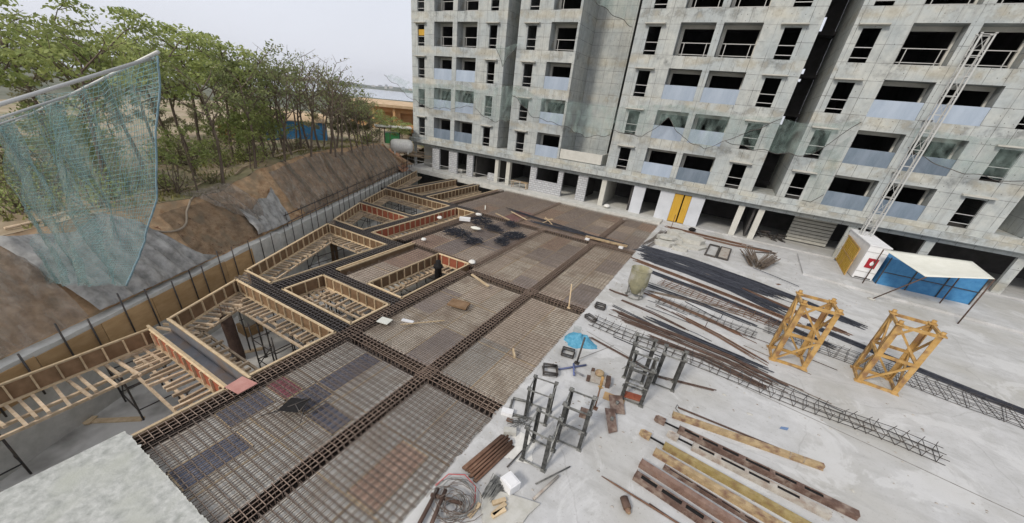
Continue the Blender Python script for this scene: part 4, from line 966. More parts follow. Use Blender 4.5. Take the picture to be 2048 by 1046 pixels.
for i in range(26):
    x, y = rng.uniform(-2.6, 3.6), rng.uniform(14.9, 26.5); L = rng.uniform(1.2, 3.6); q = MB(); q.tube([(0,0,.02),(L*.5,rng.uniform(-.04,.04),.05),(L,rng.uniform(-.06,.06),.02)], .013, 5)
    tag(q.build('loose_bar', [RU, S, M['rebarlt']][i % 3], None, (x, y, 0), R(rng.uniform(-24, -6))), ['thin brown bar lying loose among the sheaves', 'thin black bar lying loose among the sheaves', 'thin pale bar lying loose among the sheaves'][i % 3], 'bar', 'loose bars among the sheaves')
def cage_lying(label, p0, p1, wd, ht, step, r, m, seed, nl=3, group='rebar cages lying on the slab', wav=0.):
    g = random.Random(seed); a = Vector((*p0, 0)); b = Vector((*p1, 0)); L = (b-a).length; t = thing('lying_cage', label, 'rebar cage', a, math.atan2(b.y-a.y, b.x-a.x), group)
    fy = lambda x: wav*math.sin(x*1.1+seed)
    for z in (.03, ht):
        for k in range(nl):
            y = -wd/2 + wd*k/(nl-1); q = MB()
            q.tube([(L*i/10, y+fy(L*i/10)+g.uniform(-.03,.03), z+g.uniform(-.01,.03)) for i in range(11)], r*1.2, 5); q.build('main_bar', m, t)
    n = min(int(L/step), 96); first = None
    for i in range(n):
        x = L*(i+.5)/n
        if first is None:
            q = MB(); p = [(0,-wd/2-.02,.02),(0,wd/2+.02,.02),(.03,wd/2+.02,ht+.01),(.03,-wd/2-.02,ht+.01)]
            for u, v in zip(p, p[1:]+p[:1]): q.tube([u, v], r, 4, caps=False)
            q.tube([(.03,-wd/2-.02,ht),(.05,-wd/2-.06,ht+.13)], r, 4); q.tube([(.03,wd/2+.02,ht),(.05,wd/2+.03,ht+.13)], r, 4)
            first = q.build('stirrup', m, t); o = first
        else: o = inst(first, t)
        o.location = (x, fy(x), 0); o.rotation_euler.z = g.uniform(-.2, .2); o.rotation_euler.y = g.uniform(-.25, .25)
    return t
cage_lying('long dark rebar cage lying from the blue net heap past the yellow mast', (-3.1, 14.75), (8.6, 14.15), .62, .22, .34, .010, M['prop'], 3, 3, wav=.06)
cage_lying('flat rusty rebar ladder lying among the dark sheaves, left of the yellow mast', (-1.3, 21.9), (4.6, 20.6), .8, .12, .33, .010, M['rust'], 5, 4)
cage_lying('flat rebar grid lying behind the yellow mast sections', (4.0, 20.1), (12.5, 18.6), 1.3, .10, .32, .009, M['prop'], 8, 4)
cage_lying('pale flat rebar ladder in front of the black sheaf', (-1.0, 19.4), (3.6, 18.7), .7, .08, .3, .008, M['prop'], 9, 3)

# steel beams and jack struts in the foreground
def slotbeam(label, a, b, w_, h, m, slots=True, head=None, seed=0, name='steel_strut', ropes=0):
    g = random.Random(seed); a = Vector((*a, 0)); b = Vector((*b, 0)); L = (b-a).length; t = thing(name, label, 'strut' if name == 'steel_strut' else 'beam', a, math.atan2(b.y-a.y, b.x-a.x), 'beams and struts in the foreground')
    q = MB(); s0 = .15; holes = []
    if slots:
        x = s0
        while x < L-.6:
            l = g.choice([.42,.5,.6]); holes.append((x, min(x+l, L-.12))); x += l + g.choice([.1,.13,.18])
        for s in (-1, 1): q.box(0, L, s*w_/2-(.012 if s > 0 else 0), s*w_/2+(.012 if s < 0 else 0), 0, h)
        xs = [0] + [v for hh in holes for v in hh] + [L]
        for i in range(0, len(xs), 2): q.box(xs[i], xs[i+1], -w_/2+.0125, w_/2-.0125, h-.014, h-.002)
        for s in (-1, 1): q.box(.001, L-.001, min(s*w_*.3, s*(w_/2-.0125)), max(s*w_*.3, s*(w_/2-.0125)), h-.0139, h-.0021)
        q.box(0, L, -w_/2+.0125, w_/2-.0125, .001, .013)
    else:
        q.box(0, L, -w_/2, w_/2, 0, h)
    for s in (-1, 1): q.box(0, L, s*(w_/2+.016)-.015, s*(w_/2+.016)+.015, .0005, .022)
    q.build('beam_body', m, t)
    q = MB(); q.box(-.012, 0, -w_/2-.02, w_/2+.02, -.0, h+.02); q.build('end_plate', m, t)
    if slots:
        q = MB(); q.box(.02, L-.02, -w_/2+.02, w_/2-.02, h*.78, h*.82); q.build('slot_shade_plate', M['black'], t)  # black plate under the slots stands in for the shade inside
    if head:
        q = MB(); q.tube([(-.42,0,h*.55),(-.01,0,h*.55)], .03, 8); q.build('jack_screw', M['black'], t)
        q = MB(); 
        q.add([(-.74,-.05,h*.55-.07),(-.66,-.085,h*.55-.09),(-.42,-.085,h*.55-.09),(-.42,.085,h*.55-.09),(-.66,.085,h*.55-.09),(-.74,.05,h*.55-.07),
               (-.74,-.05,h*.55+.06),(-.66,-.085,h*.55+.09),(-.42,-.085,h*.55+.09),(-.42,.085,h*.55+.09),(-.66,.085,h*.55+.09),(-.74,.05,h*.55+.06)],
              [(5,4,3,2,1,0),(6,7,8,9,10,11)]+[(i,(i+1)%6,6+(i+1)%6,6+i) for i in range(6)])
        q.tube([(-.64,-.1,h*.55),(-.64,.1,h*.55)], .03, 8); q.build('jack_head', head, t)
    for k in range(ropes):
        q = MB(); x = L-.5-k*.35; c = [(x, (w_/2+.012)*math.cos(u), h/2+(h/2+.012)*math.sin(u)) for u in [i*math.pi/6 for i in range(13)]]; q.tube(c, .016, 5); q.build('rope_tie', M['hose'], t)
    return t
slotbeam('brown timber beam with a tan tied far half, behind the slotted strut', (1.05,10.78), (5.15,11.3), .14, .16, M['beamtan'], False, None, 1, 'timber_beam', 2)
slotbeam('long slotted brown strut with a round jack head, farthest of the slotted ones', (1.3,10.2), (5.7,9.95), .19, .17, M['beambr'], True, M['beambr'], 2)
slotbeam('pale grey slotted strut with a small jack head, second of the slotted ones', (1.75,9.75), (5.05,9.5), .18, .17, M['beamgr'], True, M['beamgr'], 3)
slotbeam('olive yellow beam with a tan jack head at its end', (1.02,9.25), (5.0,8.75), .14, .18, M['beamyel'], False, M['beamtan'], 4)
slotbeam('straw coloured square beam in the middle of the foreground row', (.82,8.85), (4.9,8.25), .155, .17, M['beamtan'], False, None, 5, 'steel_beam')
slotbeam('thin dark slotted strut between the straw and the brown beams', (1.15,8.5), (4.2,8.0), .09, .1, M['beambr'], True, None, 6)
slotbeam('heavy reddish brown box beam with a pale top', (.56,8.2), (4.0,7.62), .17, .18, M['beambr2'], False, None, 7, 'steel_beam')
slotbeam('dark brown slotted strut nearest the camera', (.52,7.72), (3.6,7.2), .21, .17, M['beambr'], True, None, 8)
q = MB(); L = 4.0; q.tube([(0,0,.03),(L,0,.03)], .03, 6); tag(q.build('rusty_pipe', M['rustdk'], None, (1.15,11.3,0), R(1)), 'thin rusty pipe lying behind the tan tied timber beam', 'pipe')
q = MB(); q.tube([(0,.0,.03),(-.1,.1,.05),(-.12,-.1,.03),(.1,-.32,.02),(.5,-.3,.02),(.62,-.45,.02)], .012, 5); tag(q.build('wire_loop', M['grey'], None, (1.2,11.3,0)), 'loop of grey wire at the end of the thin rusty pipe', 'wire')
q = MB(); q.tube([(0,0,.02),(.35,-.02,.03),(1.3,-.05,.03),(3.0,-.1,.03)], [.01,.025,.028,.028], 6); tag(q.build('steel_rod', M['rust'], None, (-.24,7.2,0), R(-3)), 'pointed rusty rod lying left of the dark slotted strut', 'rod')
q = MB(); q.tube([(0,0,.02),(2.0,-.3,.02)], .014, 6); tag(q.build('thin_rod', M['rustdk'], None, (1.02,7.15,0)), 'thin dark rod between the pointed rod and the nearest strut', 'rod')
t = thing('steel_coupler', 'short rusty steel cylinder with a tan broken end on the bare slab', 'cylinder', (.43,6.86,.1), R(-58))
q = MB(); q.tube([(0,0,0),(.28,0,0)], .1, 14); q.build('barrel', M['rustdk'], t)
q = MB(); q.tube([(.281,0,-.01),(.36,.01,-.02),(.40,.03,-.03)], [.075,.06,.03], 10); q.build('broken_end', M['beamtan'], t)
q = MB(); q.add([(0,0,.01),(.22,.05,.02),(.26,.17,.06),(.05,.12,.03)], [(0,1,2,3)]); q.add([(0,0,.004),(.22,.05,.014),(.26,.17,.054),(.05,.12,.024)], [(3,2,1,0)])
tag(q.build('blue_scrap', mat('blue_scrap', (.13,.2,.33), rough=.6), None, (4.15,12.4,0)), 'small blue scrap lying alone on the bare slab', 'scrap')
for i, (x, y, s) in enumerate(((3.3,12.55,.09),(3.9,12.8,.05),(5.8,10.9,.06),(2.5,13.1,.07),(5.0,27.2,.16),(6.0,26.4,.18),(4.3,26.6,.1),(1.6,9.9,.05),(3.2,6.5,.06))):
    q = MB(); q.grid(lambda u, v: (s*(u-.5)*2, s*.6*(v-.5)*2, .03*math.sin(math.pi*u)*math.sin(math.pi*v)+.004), 5, 5)
    tag(q.build('concrete_crumb', M['pallet'] if i not in (4, 5) else M['rust'], None, (x, y, 0), i), 'small crumb of rubble on the bare slab' if i not in (4, 5) else 'brown clod on the slab below the raised pad', 'rubble', 'crumbs on the slab')

# plates, clamp block, prop, net heap, stirrup bundles
for i, (cs, lab) in enumerate((([(-.98,10.2),(-.58,10.5),(-.28,9.85),(-.7,9.62)], 'brown steel plate with a lug, overlapped behind the other one'), ([(-.9,9.5),(-.62,9.72),(-.3,8.98),(-.5,8.72)], 'brown steel plate with a bolt, the nearer of two'))):
    t = thing('steel_plate', lab, 'plate', (cs[0][0], cs[0][1], 0)); q = MB(); o = Vector((*cs[0],0)); zz = [.22,.16,.03,.05]
    vs = [(c[0]-o.x, c[1]-o.y, z) for c, z in zip(cs, zz)]; q.add(vs+[(x,y,z+.02) for x,y,z in vs], [(3,2,1,0),(4,5,6,7)]+[(k,(k+1)%4,4+(k+1)%4,4+k) for k in range(4)]); q.build('plate', M['beambr'], t)
    c = sum((Vector(v) for v in vs), Vector())/4; q = MB(); q.tube([c, c+Vector((0,0,.13))], .05, 8); q.build('lug', M['grey'], t)
t = thing('clamp_block', 'pale and brown clamp block of bolted steel plates on the slab', 'clamp', (-1.5, 10.95, 0), .25)
q = MB(); q.box(-.33,.2,-.2,.22,.05,.2); q.box(-.2,.1,-.1,.12,.201,.3); q.build('block', M['beamgr'], t)
q = MB(); q.lathe([(.0,.0),(.16,.0),(.16,.1),(.1,.14),(0,.14)], (-.06,.02,.3), 14); q.build('hub', M['beamtan'], t)
q = MB(); q.box(.21,.36,-.26,.14,.0,.26); q.box(-.46,-.34,-.2,-.02,.02,.18); q.box(-.34,-.22,.24,.36,.1,.26); q.build('side_plate', M['rustdk'], t)
q = MB(); q.box(.0,.7,-.75,-.35,.003,.012); tag(q.build('brown_board', M['ply'], None, (-1.2,10.9,0), .1), 'flat tan board lying in front of the clamp block', 'board')
t = thing('adjustable_prop', 'yellow and brown adjustable steel prop standing before the clamp block', 'prop', (-1.2, 9.55, 0))
q = MB(); q.tube([(0,0,.01),(-.02,.01,.85)], .026, 8); q.box(-.09,.09,-.09,.09,0,.012); q.build('inner_tube', M['rust'], t)
q = MB(); q.tube([(-.02,.01,.84),(-.035,.02,1.3)], .045, 8); q.tube([(-.1,.01,.9),(.07,.01,.9)], .02, 6); q.build('outer_sleeve', M['yellow'], t)
q = MB()
def heap(u, v):
    a = 2*math.pi*u; rr = (1-v); n = fbm(math.cos(a)*.9+3, math.sin(a)*.9, v*1.2)
    return (.66*rr*(1+.5*n)*math.cos(a), .46*rr*(1+.5*n)*math.sin(a) + .12*v, .32*(1-rr**1.7)*(1+.6*fbm(math.cos(a)*2.2*rr, math.sin(a)*2.2*rr, 2)) + .005)
q.grid(heap, 36, 10); t = thing('net_heap', 'bright blue netting heaped on the slab beside the rebar deck', 'net', (-2.95, 12.9, 0), .35); q.build('heap', M['bluenet'], t)
q = MB(); q.grid(lambda u, v: (-.3+.35*u+.04*fbm(v*3,1), .3+.9*v+.1*fbm(u*3,2), .03+.07*abs(fbm(u*4, v*5, 6))), 8, 14); q.build('loose_tail', M['net_blue'], t)
t = thing('upright_post', 'dark upright post standing in front of the blue net heap', 'post', (-2.55, 11.45, 0)); t.rotation_euler = (0, R(3), 0)
q = MB(); q.tube([(0,0,0),(0,0,1.22)], .035, 8); q.build('pole', M['prop'], t); q = MB(); q.box(-.1,.1,-.1,.1,0,.012); q.build('base_plate', M['prop'], t)
for i, (a, b, lab) in enumerate((((-2.95,10.6),(-2.2,11.5),'blue grey pipe lying near the stirrup frames'), ((-2.6,11.2),(-2.35,10.6),'short blue pipe crossing the longer one'), ((-2.4,10.75),(-2.05,10.75),'grey pipe stub beside the blue pipes'))):
    q = MB(); q.tube([(*a,.05+.05*i),(*b,.05+.03*i)], .038, 8); tag(q.build('pipe', mat('pipe_blue%d' % i, [(.10,.12,.22),(.12,.15,.30),(.2,.2,.21)][i], rough=.5)), lab, 'pipe')
def stirrup_bundle(label, x, y, w_, h, n, rz, m):
    t = thing('stirrup_bundle', label, 'stirrups', (x, y, 0), rz, 'bundles of square stirrups'); first = None
    for i in range(n):
        if first is None:
            q = MB(); p = [(-w_/2,-h/2,0),(w_/2,-h/2,0),(w_/2,h/2,0),(-w_/2,h/2,0)]
            for a, b in zip(p, p[1:]+p[:1]): q.tube([a, b], .011, 5)
            first = o = q.build('stirrup', m, t)
        else: o = inst(first, t)
        o.location = (rng.uniform(-.03,.03), rng.uniform(-.03,.03), .015+i*.022); o.rotation_euler.z = rng.uniform(-.08,.08)
stirrup_bundle('bundle of dark square stirrups beside the concrete bucket, at the deck edge', -3.2, 16.4, .45, .42, 9, .1, M['prop'])
stirrup_bundle('bundle of dark stirrups just behind the blue net heap', -3.2, 15.0, .5, .32, 7, -.5, M['prop'])
stirrup_bundle('bundle of dark square stirrups in front of the blue net heap', -3.05, 11.75, .46, .46, 8, .25, M['prop'])
stirrup_bundle('bundle of dark stirrups just behind the huddle of grey frames', -3.15, 10.3, .5, .48, 9, .5, M['prop'])
stirrup_bundle('loose grey stirrups at the deck edge left of the huddle of frames', -3.2, 8.0, .55, .7, 5, .3, M['grey'])
q = MB()
for i in range(16):
    a = rng.uniform(0, 6.28); l = rng.uniform(.3,.8); q.tube([(-l*math.cos(a)*.5, -l*math.sin(a)*.6, .01+.012*i), (.05*math.sin(a), .05, .03+.014*i), (l*math.cos(a)*.5, l*math.sin(a)*.6, .01+.01*i)], .008, 4)
tag(q.build('wire_tangle', M['grey'], None, (-2.9,7.45,0)), 'tangle of grey bent bars at the feet of the steel frames', 'scrap')

# bottom centre: rusty pipes, debris ring, wire, white block, broken slab
def stack(label, name, c, rz, L, n, wd, r, m, seed, cat):
    g = random.Random(seed); t = thing(name, label, cat, (*c, 0), rz)
    k = 0
    for lay in range(3):
        cnt = int(n/(lay+1.4))
        for i in range(cnt):
            y = -wd/2*(1-lay*.18)+wd*(1-lay*.18)*(i+.5)/cnt; q = MB(); e = g.uniform(-.06,.06); q.tube([(-L/2+e, y+g.uniform(-.02,.02), r+lay*r*1.75), (L/2+e, y+g.uniform(-.02,.02), r+lay*r*1.75)], r, 8); q.build('pipe', m, t)
    return t
stack('stack of short rusty pipes lying on the slab edge by the rebar deck', 'pipe_stack', (-3.02, 5.95), R(80), 1.55, 15, .56, .033, M['rust'], 4, 'pipes')
t = thing('scrap_coil', 'brown coil of scrap wire and bent pipes at the bottom edge of the photo', 'scrap', (-3.08, 4.3, 0))
for i in range(34):
    q0 = rng.uniform(0, 6.28); r_ = rng.uniform(.25,.55); q = MB(); cx, cy = rng.uniform(-.1,.3), rng.uniform(-.2,.25)
    q.tube([(cx+r_*math.cos(q0+k*.5), cy+r_*.9*math.sin(q0+k*.5), .03+.012*i*.6+.05*math.sin(k)) for k in range(rng.randint(5,11))], .008, 4); q.build('wire', M['rebar'] if i % 3 else M['grey'], t)
for a, b in (((-.45,.1,.1),(-.2,-1.0,.1)), ((-.25,.15,.16),(.08,-.95,.12)), ((-.5,-.1,.07),(.3,.15,.09))):
    q = MB(); q.tube([a, b], .05, 8); q.build('bent_pipe', M['rustdk'], t)
q = MB(); q.tube([(-.55,.1,.05),(-.45,.5,.12),(-.1,.72,.12),(.3,.62,.1),(.5,.3,.07),(.5,.05,.04)], .016, 6); tag(q.build('hose', M['redhose'], None, (-3.1,4.35,0)), 'thin red hose looped over the brown coil of scrap', 'hose')
q = MB()
for i in range(40):
    a = rng.gauss(1.45, .28); l = rng.uniform(.35,.75); o = rng.uniform(-.14,.14); q.tube([(o, -l*.5, .02+.004*i), (o+.04*math.cos(a), 0, .05+.005*i), (o+l*.45*math.cos(a), l*.5*math.sin(a), .03+.004*i)], .010, 4)
tag(q.build('wire_bundle', M['grey'], None, (-2.42,5.2,0)), 'bundle of grey bent wire offcuts beside the white block', 'scrap')
q = MB(); q.box(-.2,.2,-.17,.17,.02,.3); q.box(-.13,.16,-.12,.12,.301,.32); tag(q.build('white_block', M['white'], None, (-2.12,5.5,0), -.35), 'white foam block beside the bundle of wire offcuts', 'block')
q = MB(); pl = [(-.62,.0),(-.2,-.62),(.12,-.78),(.2,-.62),(.3,-.58),(.32,-.4),(.42,-.36),(.46,-.18),(.58,-.12),(.62,.1),(.78,.5),(.3,.42),(-.3,.3)]
q.prism(pl, .003, .06); tag(q.build('broken_slab', M['pallet'], None, (-2.0,4.95,0), .1), 'pale broken sheet with a ragged edge under the wire offcuts', 'slab')
for i, (x, y, rz, l) in enumerate(((-2.12,4.98,.9,.34),(-2.02,4.82,1.3,.42),(-1.98,4.74,1.1,.36),(-2.5,4.5,1.5,.4))):
    q = MB(); q.box(-l/2,l/2,-.05,.05,.062 if i < 3 else .01,.13 if i < 3 else .07); tag(q.build('timber_offcut', M['timber'], None, (x, y, 0), rz), ['top tan timber offcut on the broken sheet','middle tan timber offcut on the broken sheet','lowest tan timber offcut on the broken sheet','timber offcut lying beside the brown coil'][i], 'timber')
for i, (a, b, r_, m, lab) in enumerate((((-1.46,5.55),(-1.2,6.5),.035,M['beamgr'],'tan and grey pipe lying in front of the nearest steel frame'), ((-1.6,5.95),(-1.05,6.95),.02,M['grey'],'thin grey pipe behind the tan one in front of the frames'), ((-2.45,5.95),(-2.32,6.85),.022,M['prop'],'dark bar leaning by the left leg of the nearest frame'))):
    q = MB(); q.tube([(*a,.04),(*b,.05 if i < 2 else .1)], r_, 8); tag(q.build('pipe', m), lab, 'pipe')
q = MB(); q.box(-.2,.16,-.1,.1,.003,.16); tag(q.build('concrete_block', M['pallet'], None, (-2.95,7.0,0), .5), 'grey concrete block between the rusty pipes and the frames', 'block')
q = MB(); q.box(-.18,.18,-.12,.1,.003,.14); tag(q.build('concrete_block', M['white'], None, (-3.42,7.62,0), .3), 'pale concrete block at the end of the cross beam cage', 'block')
q = MB(); q.box(-.1,.1,-.05,.05,.003,.07); tag(q.build('brick', M['rust'], None, (-3.2,7.4,0), .1), 'orange brick lying beside the pale concrete block', 'brick')
q = MB(); q.grid(lambda u, v: (.9*u-.45+.05*fbm(v*4,1), 1.0*v-.5+.05*fbm(u*4,2), .006+.02*abs(fbm(u*3,v*3,5))), 12, 12); tag(q.build('plastic_sheet', M['sack'], None, (-2.55,6.75,0), .3), 'thin white plastic sheet lying left of the nearest frame', 'plastic sheet')
q = MB(); q.box(-.12,.12,-.12,.12,.003,.2); tag(q.build('small_box', M['beambr'], None, (-1.3,8.35,.62), .2), 'pinkish brown box resting in the second grey frame', 'box')

# concrete bucket
t = thing('concrete_bucket', 'olive grey concrete skip bucket with a hopper bottom standing by the bar pile', 'bucket', (-2.12, 18.9, 0), .2)
q = MB(); q.lathe([(.50,1.55),(.52,1.58),(.52,1.62),(.48,1.62),(.47,1.2),(.46,.9),(.02,.88)], n=24); q.lathe([(.5,1.55),(.5,.75),(.44,.62),(.2,.25),(.18,.2),(.02,.2)], n=24); q.build('drum', mat('bucket_paint', (.22,.21,.14), (.33,.31,.2), 3, .8, c3=(.42,.41,.38), s3=1.6), t)
for a in (0.6, 2.2, 3.7, 5.3):
    q = MB(); q.bar((.48*math.cos(a), .48*math.sin(a), .8), (.44*math.cos(a), .44*math.sin(a), 0), .06, .06); q.build('leg', M['grey'], t)
q = MB(); q.tube([(.45*math.cos(i*.35), .45*math.sin(i*.35), .06) for i in range(19)], .025, 6); q.build('base_ring', M['grey'], t)
q = MB(); q.box(.12,.42,-.12,.12,.2,.42); q.build('chute', M['pallet'], t)
q = MB(); q.tube([(-.3,-.3,.08),(-.95,-.1,.06),(-1.3,.1,.04)], .04, 6); q.build('tow_bar', M['rustdk'], t)

# broken concrete, frames, round bundles
for i, (x, y, z, sx, sy, h, rz, lab, m) in enumerate(((-2.3,29.6,0,1.2,.8,.28,.35,'pale concrete block, lowest of the broken heap by the deck','pallet'),(-2.15,30.8,.0,1.6,1.2,.34,.2,'wide broken concrete slab in the middle of the heap','pallet'),(-2.3,30.3,.35,1.0,.8,.2,.5,'smaller slab resting on the wide broken slab','pallet'),
      (-2.0,33.0,0,1.2,.9,.4,.1,'back concrete lump of the heap nearest the yellow door','pallet'),(-.5,31.2,.0,1.7,2.3,.14,-.35,'large flat tan sheet on the right of the broken heap','pallet'),(-.7,31.8,.15,1.5,1.4,.3,-.3,'olive tan slab lying on the large flat sheet','pallet'),(-1.2,29.2,0,.9,.5,.2,.1,'small concrete piece in front of the flat tan sheet','pallet'))):
    q = MB(); g = random.Random(i); pl = [(sx/2*math.cos(a)*g.uniform(.85,1.2)*1.25, sy/2*math.sin(a)*g.uniform(.85,1.2)*1.25) for a in [k*math.pi/4+.3 for k in range(8)]]
    q.prism(pl, .004, h); tag(q.build('concrete_chunk', M[m], None, (x, y, z), rz), lab, 'concrete', 'broken concrete heap')
q = MB(); q.tube([(0,0,0),(.02,0,1.6)], .03, 6); tag(q.build('steel_stake', M['rust'], None, (-2.5,33.2,0)), 'upright rusty stake among the broken concrete', 'stake')
for i, x in enumerate((.95, 1.75)):
    t = thing('steel_frame', ['empty rectangular steel frame lying flat, left of its pair','rectangular frame with a pale brown panel, right of its pair'][i], 'frame', (x, 31.0, 0), -.05)  # plain rectangular steel frames lying flat, no grating bars
    for a, b in (((-.34,-1.5),(.34,-1.5)),((.34,-1.5),(.34,1.5)),((.34,1.5),(-.34,1.5)),((-.34,1.5),(-.34,-1.5))):
        q = MB(); q.bar((*a,.07),(*b,.07),.09,.12); q.build('frame_bar', M['prop'], t)
    if i: q = MB(); q.box(-.3,.3,-1.45,1.45,.05,.09); q.build('infill', M['beamgr'], t)
for i, (c, rz, n, lab) in enumerate((((3.4,30.6),R(97),40,'round bundle of short brown bars, left of the pair'), ((4.3,30.4),R(74),60,'thicker round bundle of short brown bars, right of the pair'))):
    q = MB(); g = random.Random(i+60)
    for k in range(n):
        a = g.uniform(0,6.28); r_ = .34*math.sqrt(g.random()); f = 1.35
        q.tube([(-1.1+g.uniform(-.1,.1), r_*math.cos(a), .32+r_*math.sin(a)), (.9, r_*math.cos(a)*f, .34+r_*math.sin(a)), (1.5+g.uniform(-.3,.4), r_*math.cos(a)*1.6, .3+r_*math.sin(a)*1.3)], .02, 4)
    tag(q.build('bar_bundle', M['rebarlt'], None, (*c,0), rz), lab, 'rebar bundle')
for i, (a, b, lab) in enumerate((((3.3,34.6),(5.0,34.8),'grey pipe lying behind the round bundles'), ((3.8,33.4),(5.2,34.4),'bent grey pipe crossing behind the round bundles'))):
    q = MB(); q.tube([(*a,.06),(*b,.06),(b[0]-.1,b[1]-.4,.06)], .05, 6); tag(q.build('pipe', M['prop']), lab, 'pipe')

# right side: yellow mesh gate, white cabin wall, blue enclosure, canopy, hoist mast
t = thing('mesh_gate', 'yellow framed mesh gate standing open beside the white cabin', 'gate', (9.15, 32.5, .14), R(88)); L, h = 4.3, 1.9
for a, b in (((0,0,.03),(L,0,.03)),((0,0,h),(L,0,h)),((0,0,0),(0,0,h)),((L,0,0),(L,0,h)),((L/2,0,0),(L/2,0,h)),((0,0,h*.52),(L,0,h*.52))):
    q = MB(); q.bar(a, b, .06, .07); q.build('frame_bar', M['yellow'], t)
q = MB()
for i in range(40): q.bar((L*(i+.5)/40,.0,.03),(L*(i+.5)/40,.0,h),.03,.03)
for i in range(16): q.bar((0,.012,h*(i+.5)/16),(L,.012,h*(i+.5)/16),.03,.024)
q.build('mesh_infill', mat('gate_mesh', (.40,.25,.03), (.5,.33,.06), 3, .6), t)
t = thing('site_cabin', 'white site cabin with a red fire sign on its wall', 'cabin', (9.5, 32.3, .14), R(3))
q = MB(); q.box(0, 1.05, 0, 4.5, .05, 2.3, M['white']); q.build('wall', None, t)
q = MB(); q.box(-.05, 1.1, -.05, 4.55, 2.3, 2.36, M['white']); q.build('roof', None, t)
q = MB(); q.bar((0,-.012,.55),(1.05,-.012,.55),.02,.04); q.bar((0,-.012,1.9),(1.05,-.012,1.9),.02,.03); q.build('trim', M['rail'], t)
sg = MB(); sg.box(.28, .82, -.03, -.005, .85, 1.5); sg = sg.build('fire_sign', M['red'], t)
q = MB(); q.add([(.55,-.034,1.36),(.46,-.034,1.2),(.47,-.034,1.08),(.56,-.034,1.02),(.65,-.034,1.08),(.66,-.034,1.2),(.60,-.034,1.27)], [(0,1,2,3,4,5,6)]); q.add([(.53,-.038,1.18),(.50,-.038,1.11),(.56,-.038,1.06),(.61,-.038,1.12)], [(0,1,2,3)], None)
q.build('flame_symbol', M['white'], sg)
q = MB(); q.box(.1,.95,-.035,-.005,.1,.16); q.build('base_strip', M['prop'], t)
t = thing('blue_enclosure', 'bright blue sheeted enclosure under the pale canopy', 'enclosure', (10.75, 32.2, .14), R(2))
q = MB(); q.box(0, 4.6, 0, 2.6, 0, 1.75, M['blue']); q.build('sheet_wall', None, t)
for x in (0.0, 1.5, 3.0, 4.55):
    q = MB(); q.bar((x,-.03,0),(x,-.03,1.85),.05,.05); q.build('post', M['prop'], t)
q = MB(); q.bar((0,-.03,.85),(4.6,-.03,.85),.04,.04); q.build('rail', M['prop'], t)
t = thing('canopy', 'pale canvas canopy on thin poles over the blue enclosure', 'canopy', (10, 29, .0))
cp = [(-.05,2.55,2.5),(3.6,2.1,2.9),(3.6,-.6,2.75),(1.15,-.75,2.15)]
q = MB(); q.grid(lambda u, v: tuple((Vector(cp[0])*(1-u)*(1-v)+Vector(cp[1])*u*(1-v)+Vector(cp[2])*u*v+Vector(cp[3])*(1-u)*v) + Vector((0,0,-.14*math.sin(math.pi*u)*math.sin(math.pi*v)))), 12, 12)
o = q.build('canvas', M['canvas'], t); md = o.modifiers.new('thickness', 'SOLIDIFY'); md.thickness = .015
for a, b in (((-.05,-.05,0),(1.2,-.75,2.15)),((-.05,2.5,.14),(-.05,2.55,2.5)),((3.6,-.6,0),(3.6,-.6,2.75)),((3.6,2.1,.14),(3.6,2.1,2.9))):
    q = MB(); q.tube([a, b], .035, 8); q.build('pole', M['rustdk'], t)
q = MB(); q.lathe([(.01,0),(.2,0),(.2,.06),(.05,.08),(.01,.08)], (-.05,-.05,0), 14); q.build('pole_foot', M['pallet'], t)
hm = mast_section('tall grey lattice hoist mast climbing the facade at the right', (9.75, 35.2, .14), .62, .62, 14.0, .08, M['rail'], R(0), 14, (0, 0), None, 0, 'hoist_mast')
hm['category'] = 'hoist mast'
q = MB(); q.box(-.03,.03,0,1.5,0,.1)
for z in (3.2, 6.4, 9.6): inst(q.build('wall_tie', M['grey'], hm, (0,.3,z)) if z == 3.2 else [c for c in hm.children if c.name.startswith('wall_tie')][0], hm, (0,.3,z)) if z != 3.2 else q.build('wall_tie', M['grey'], hm, (0,.3,z))

# on the rebar decks
def blob(name, label, x, y, rx, ry, rz_, m, cat, z=-.02, seed=0, rot=0):
    q = MB()
    def s(u, v):
        a = 2*math.pi*u; t_ = math.pi*(v-.5); n = 1+.22*fbm(math.cos(a)*1.2+seed, math.sin(a)*1.2, math.sin(t_)*1.2)
        return (rx*n*math.cos(a)*math.cos(t_), ry*n*math.sin(a)*math.cos(t_), rz_*(.8+n*math.sin(t_)*.8))
    q.grid(s, 18, 10); return tag(q.build(name, M[m], None, (x, y, z), rot), label, cat)
blob('white_sack', 'white sack on the cage corner in front of the tie piles, by the red strip', -15.5, 17.4, .17, .16, .12, 'sack', 'sack', seed=1)
blob('white_sack', 'round white sack on the crossing of beams beside the dark opening', -11.0, 16.5, .22, .2, .15, 'sack', 'sack', seed=2)
blob('white_sack', 'small white sack on the beam right of the long narrow opening', -17.85, 21.9, .2, .2, .14, 'sack', 'sack', seed=3)
blob('white_sack', 'white sack at the far corner of the deck with the tie piles', -16.3, 25.0, .28, .2, .14, 'sack', 'sack', seed=6)
blob('white_sack', 'cream crumpled sack lying among the piles of black ties', -14.45, 21.9, .42, .25, .12, 'canvas', 'sack', seed=4)
q = MB(); q.box(-.42,.42,-.22,.22,0,.22); tag(q.build('foam_box', M['white'], None, (-16.3,23.1,-.02), .5), 'white foam box behind the left pile of black ties', 'box')
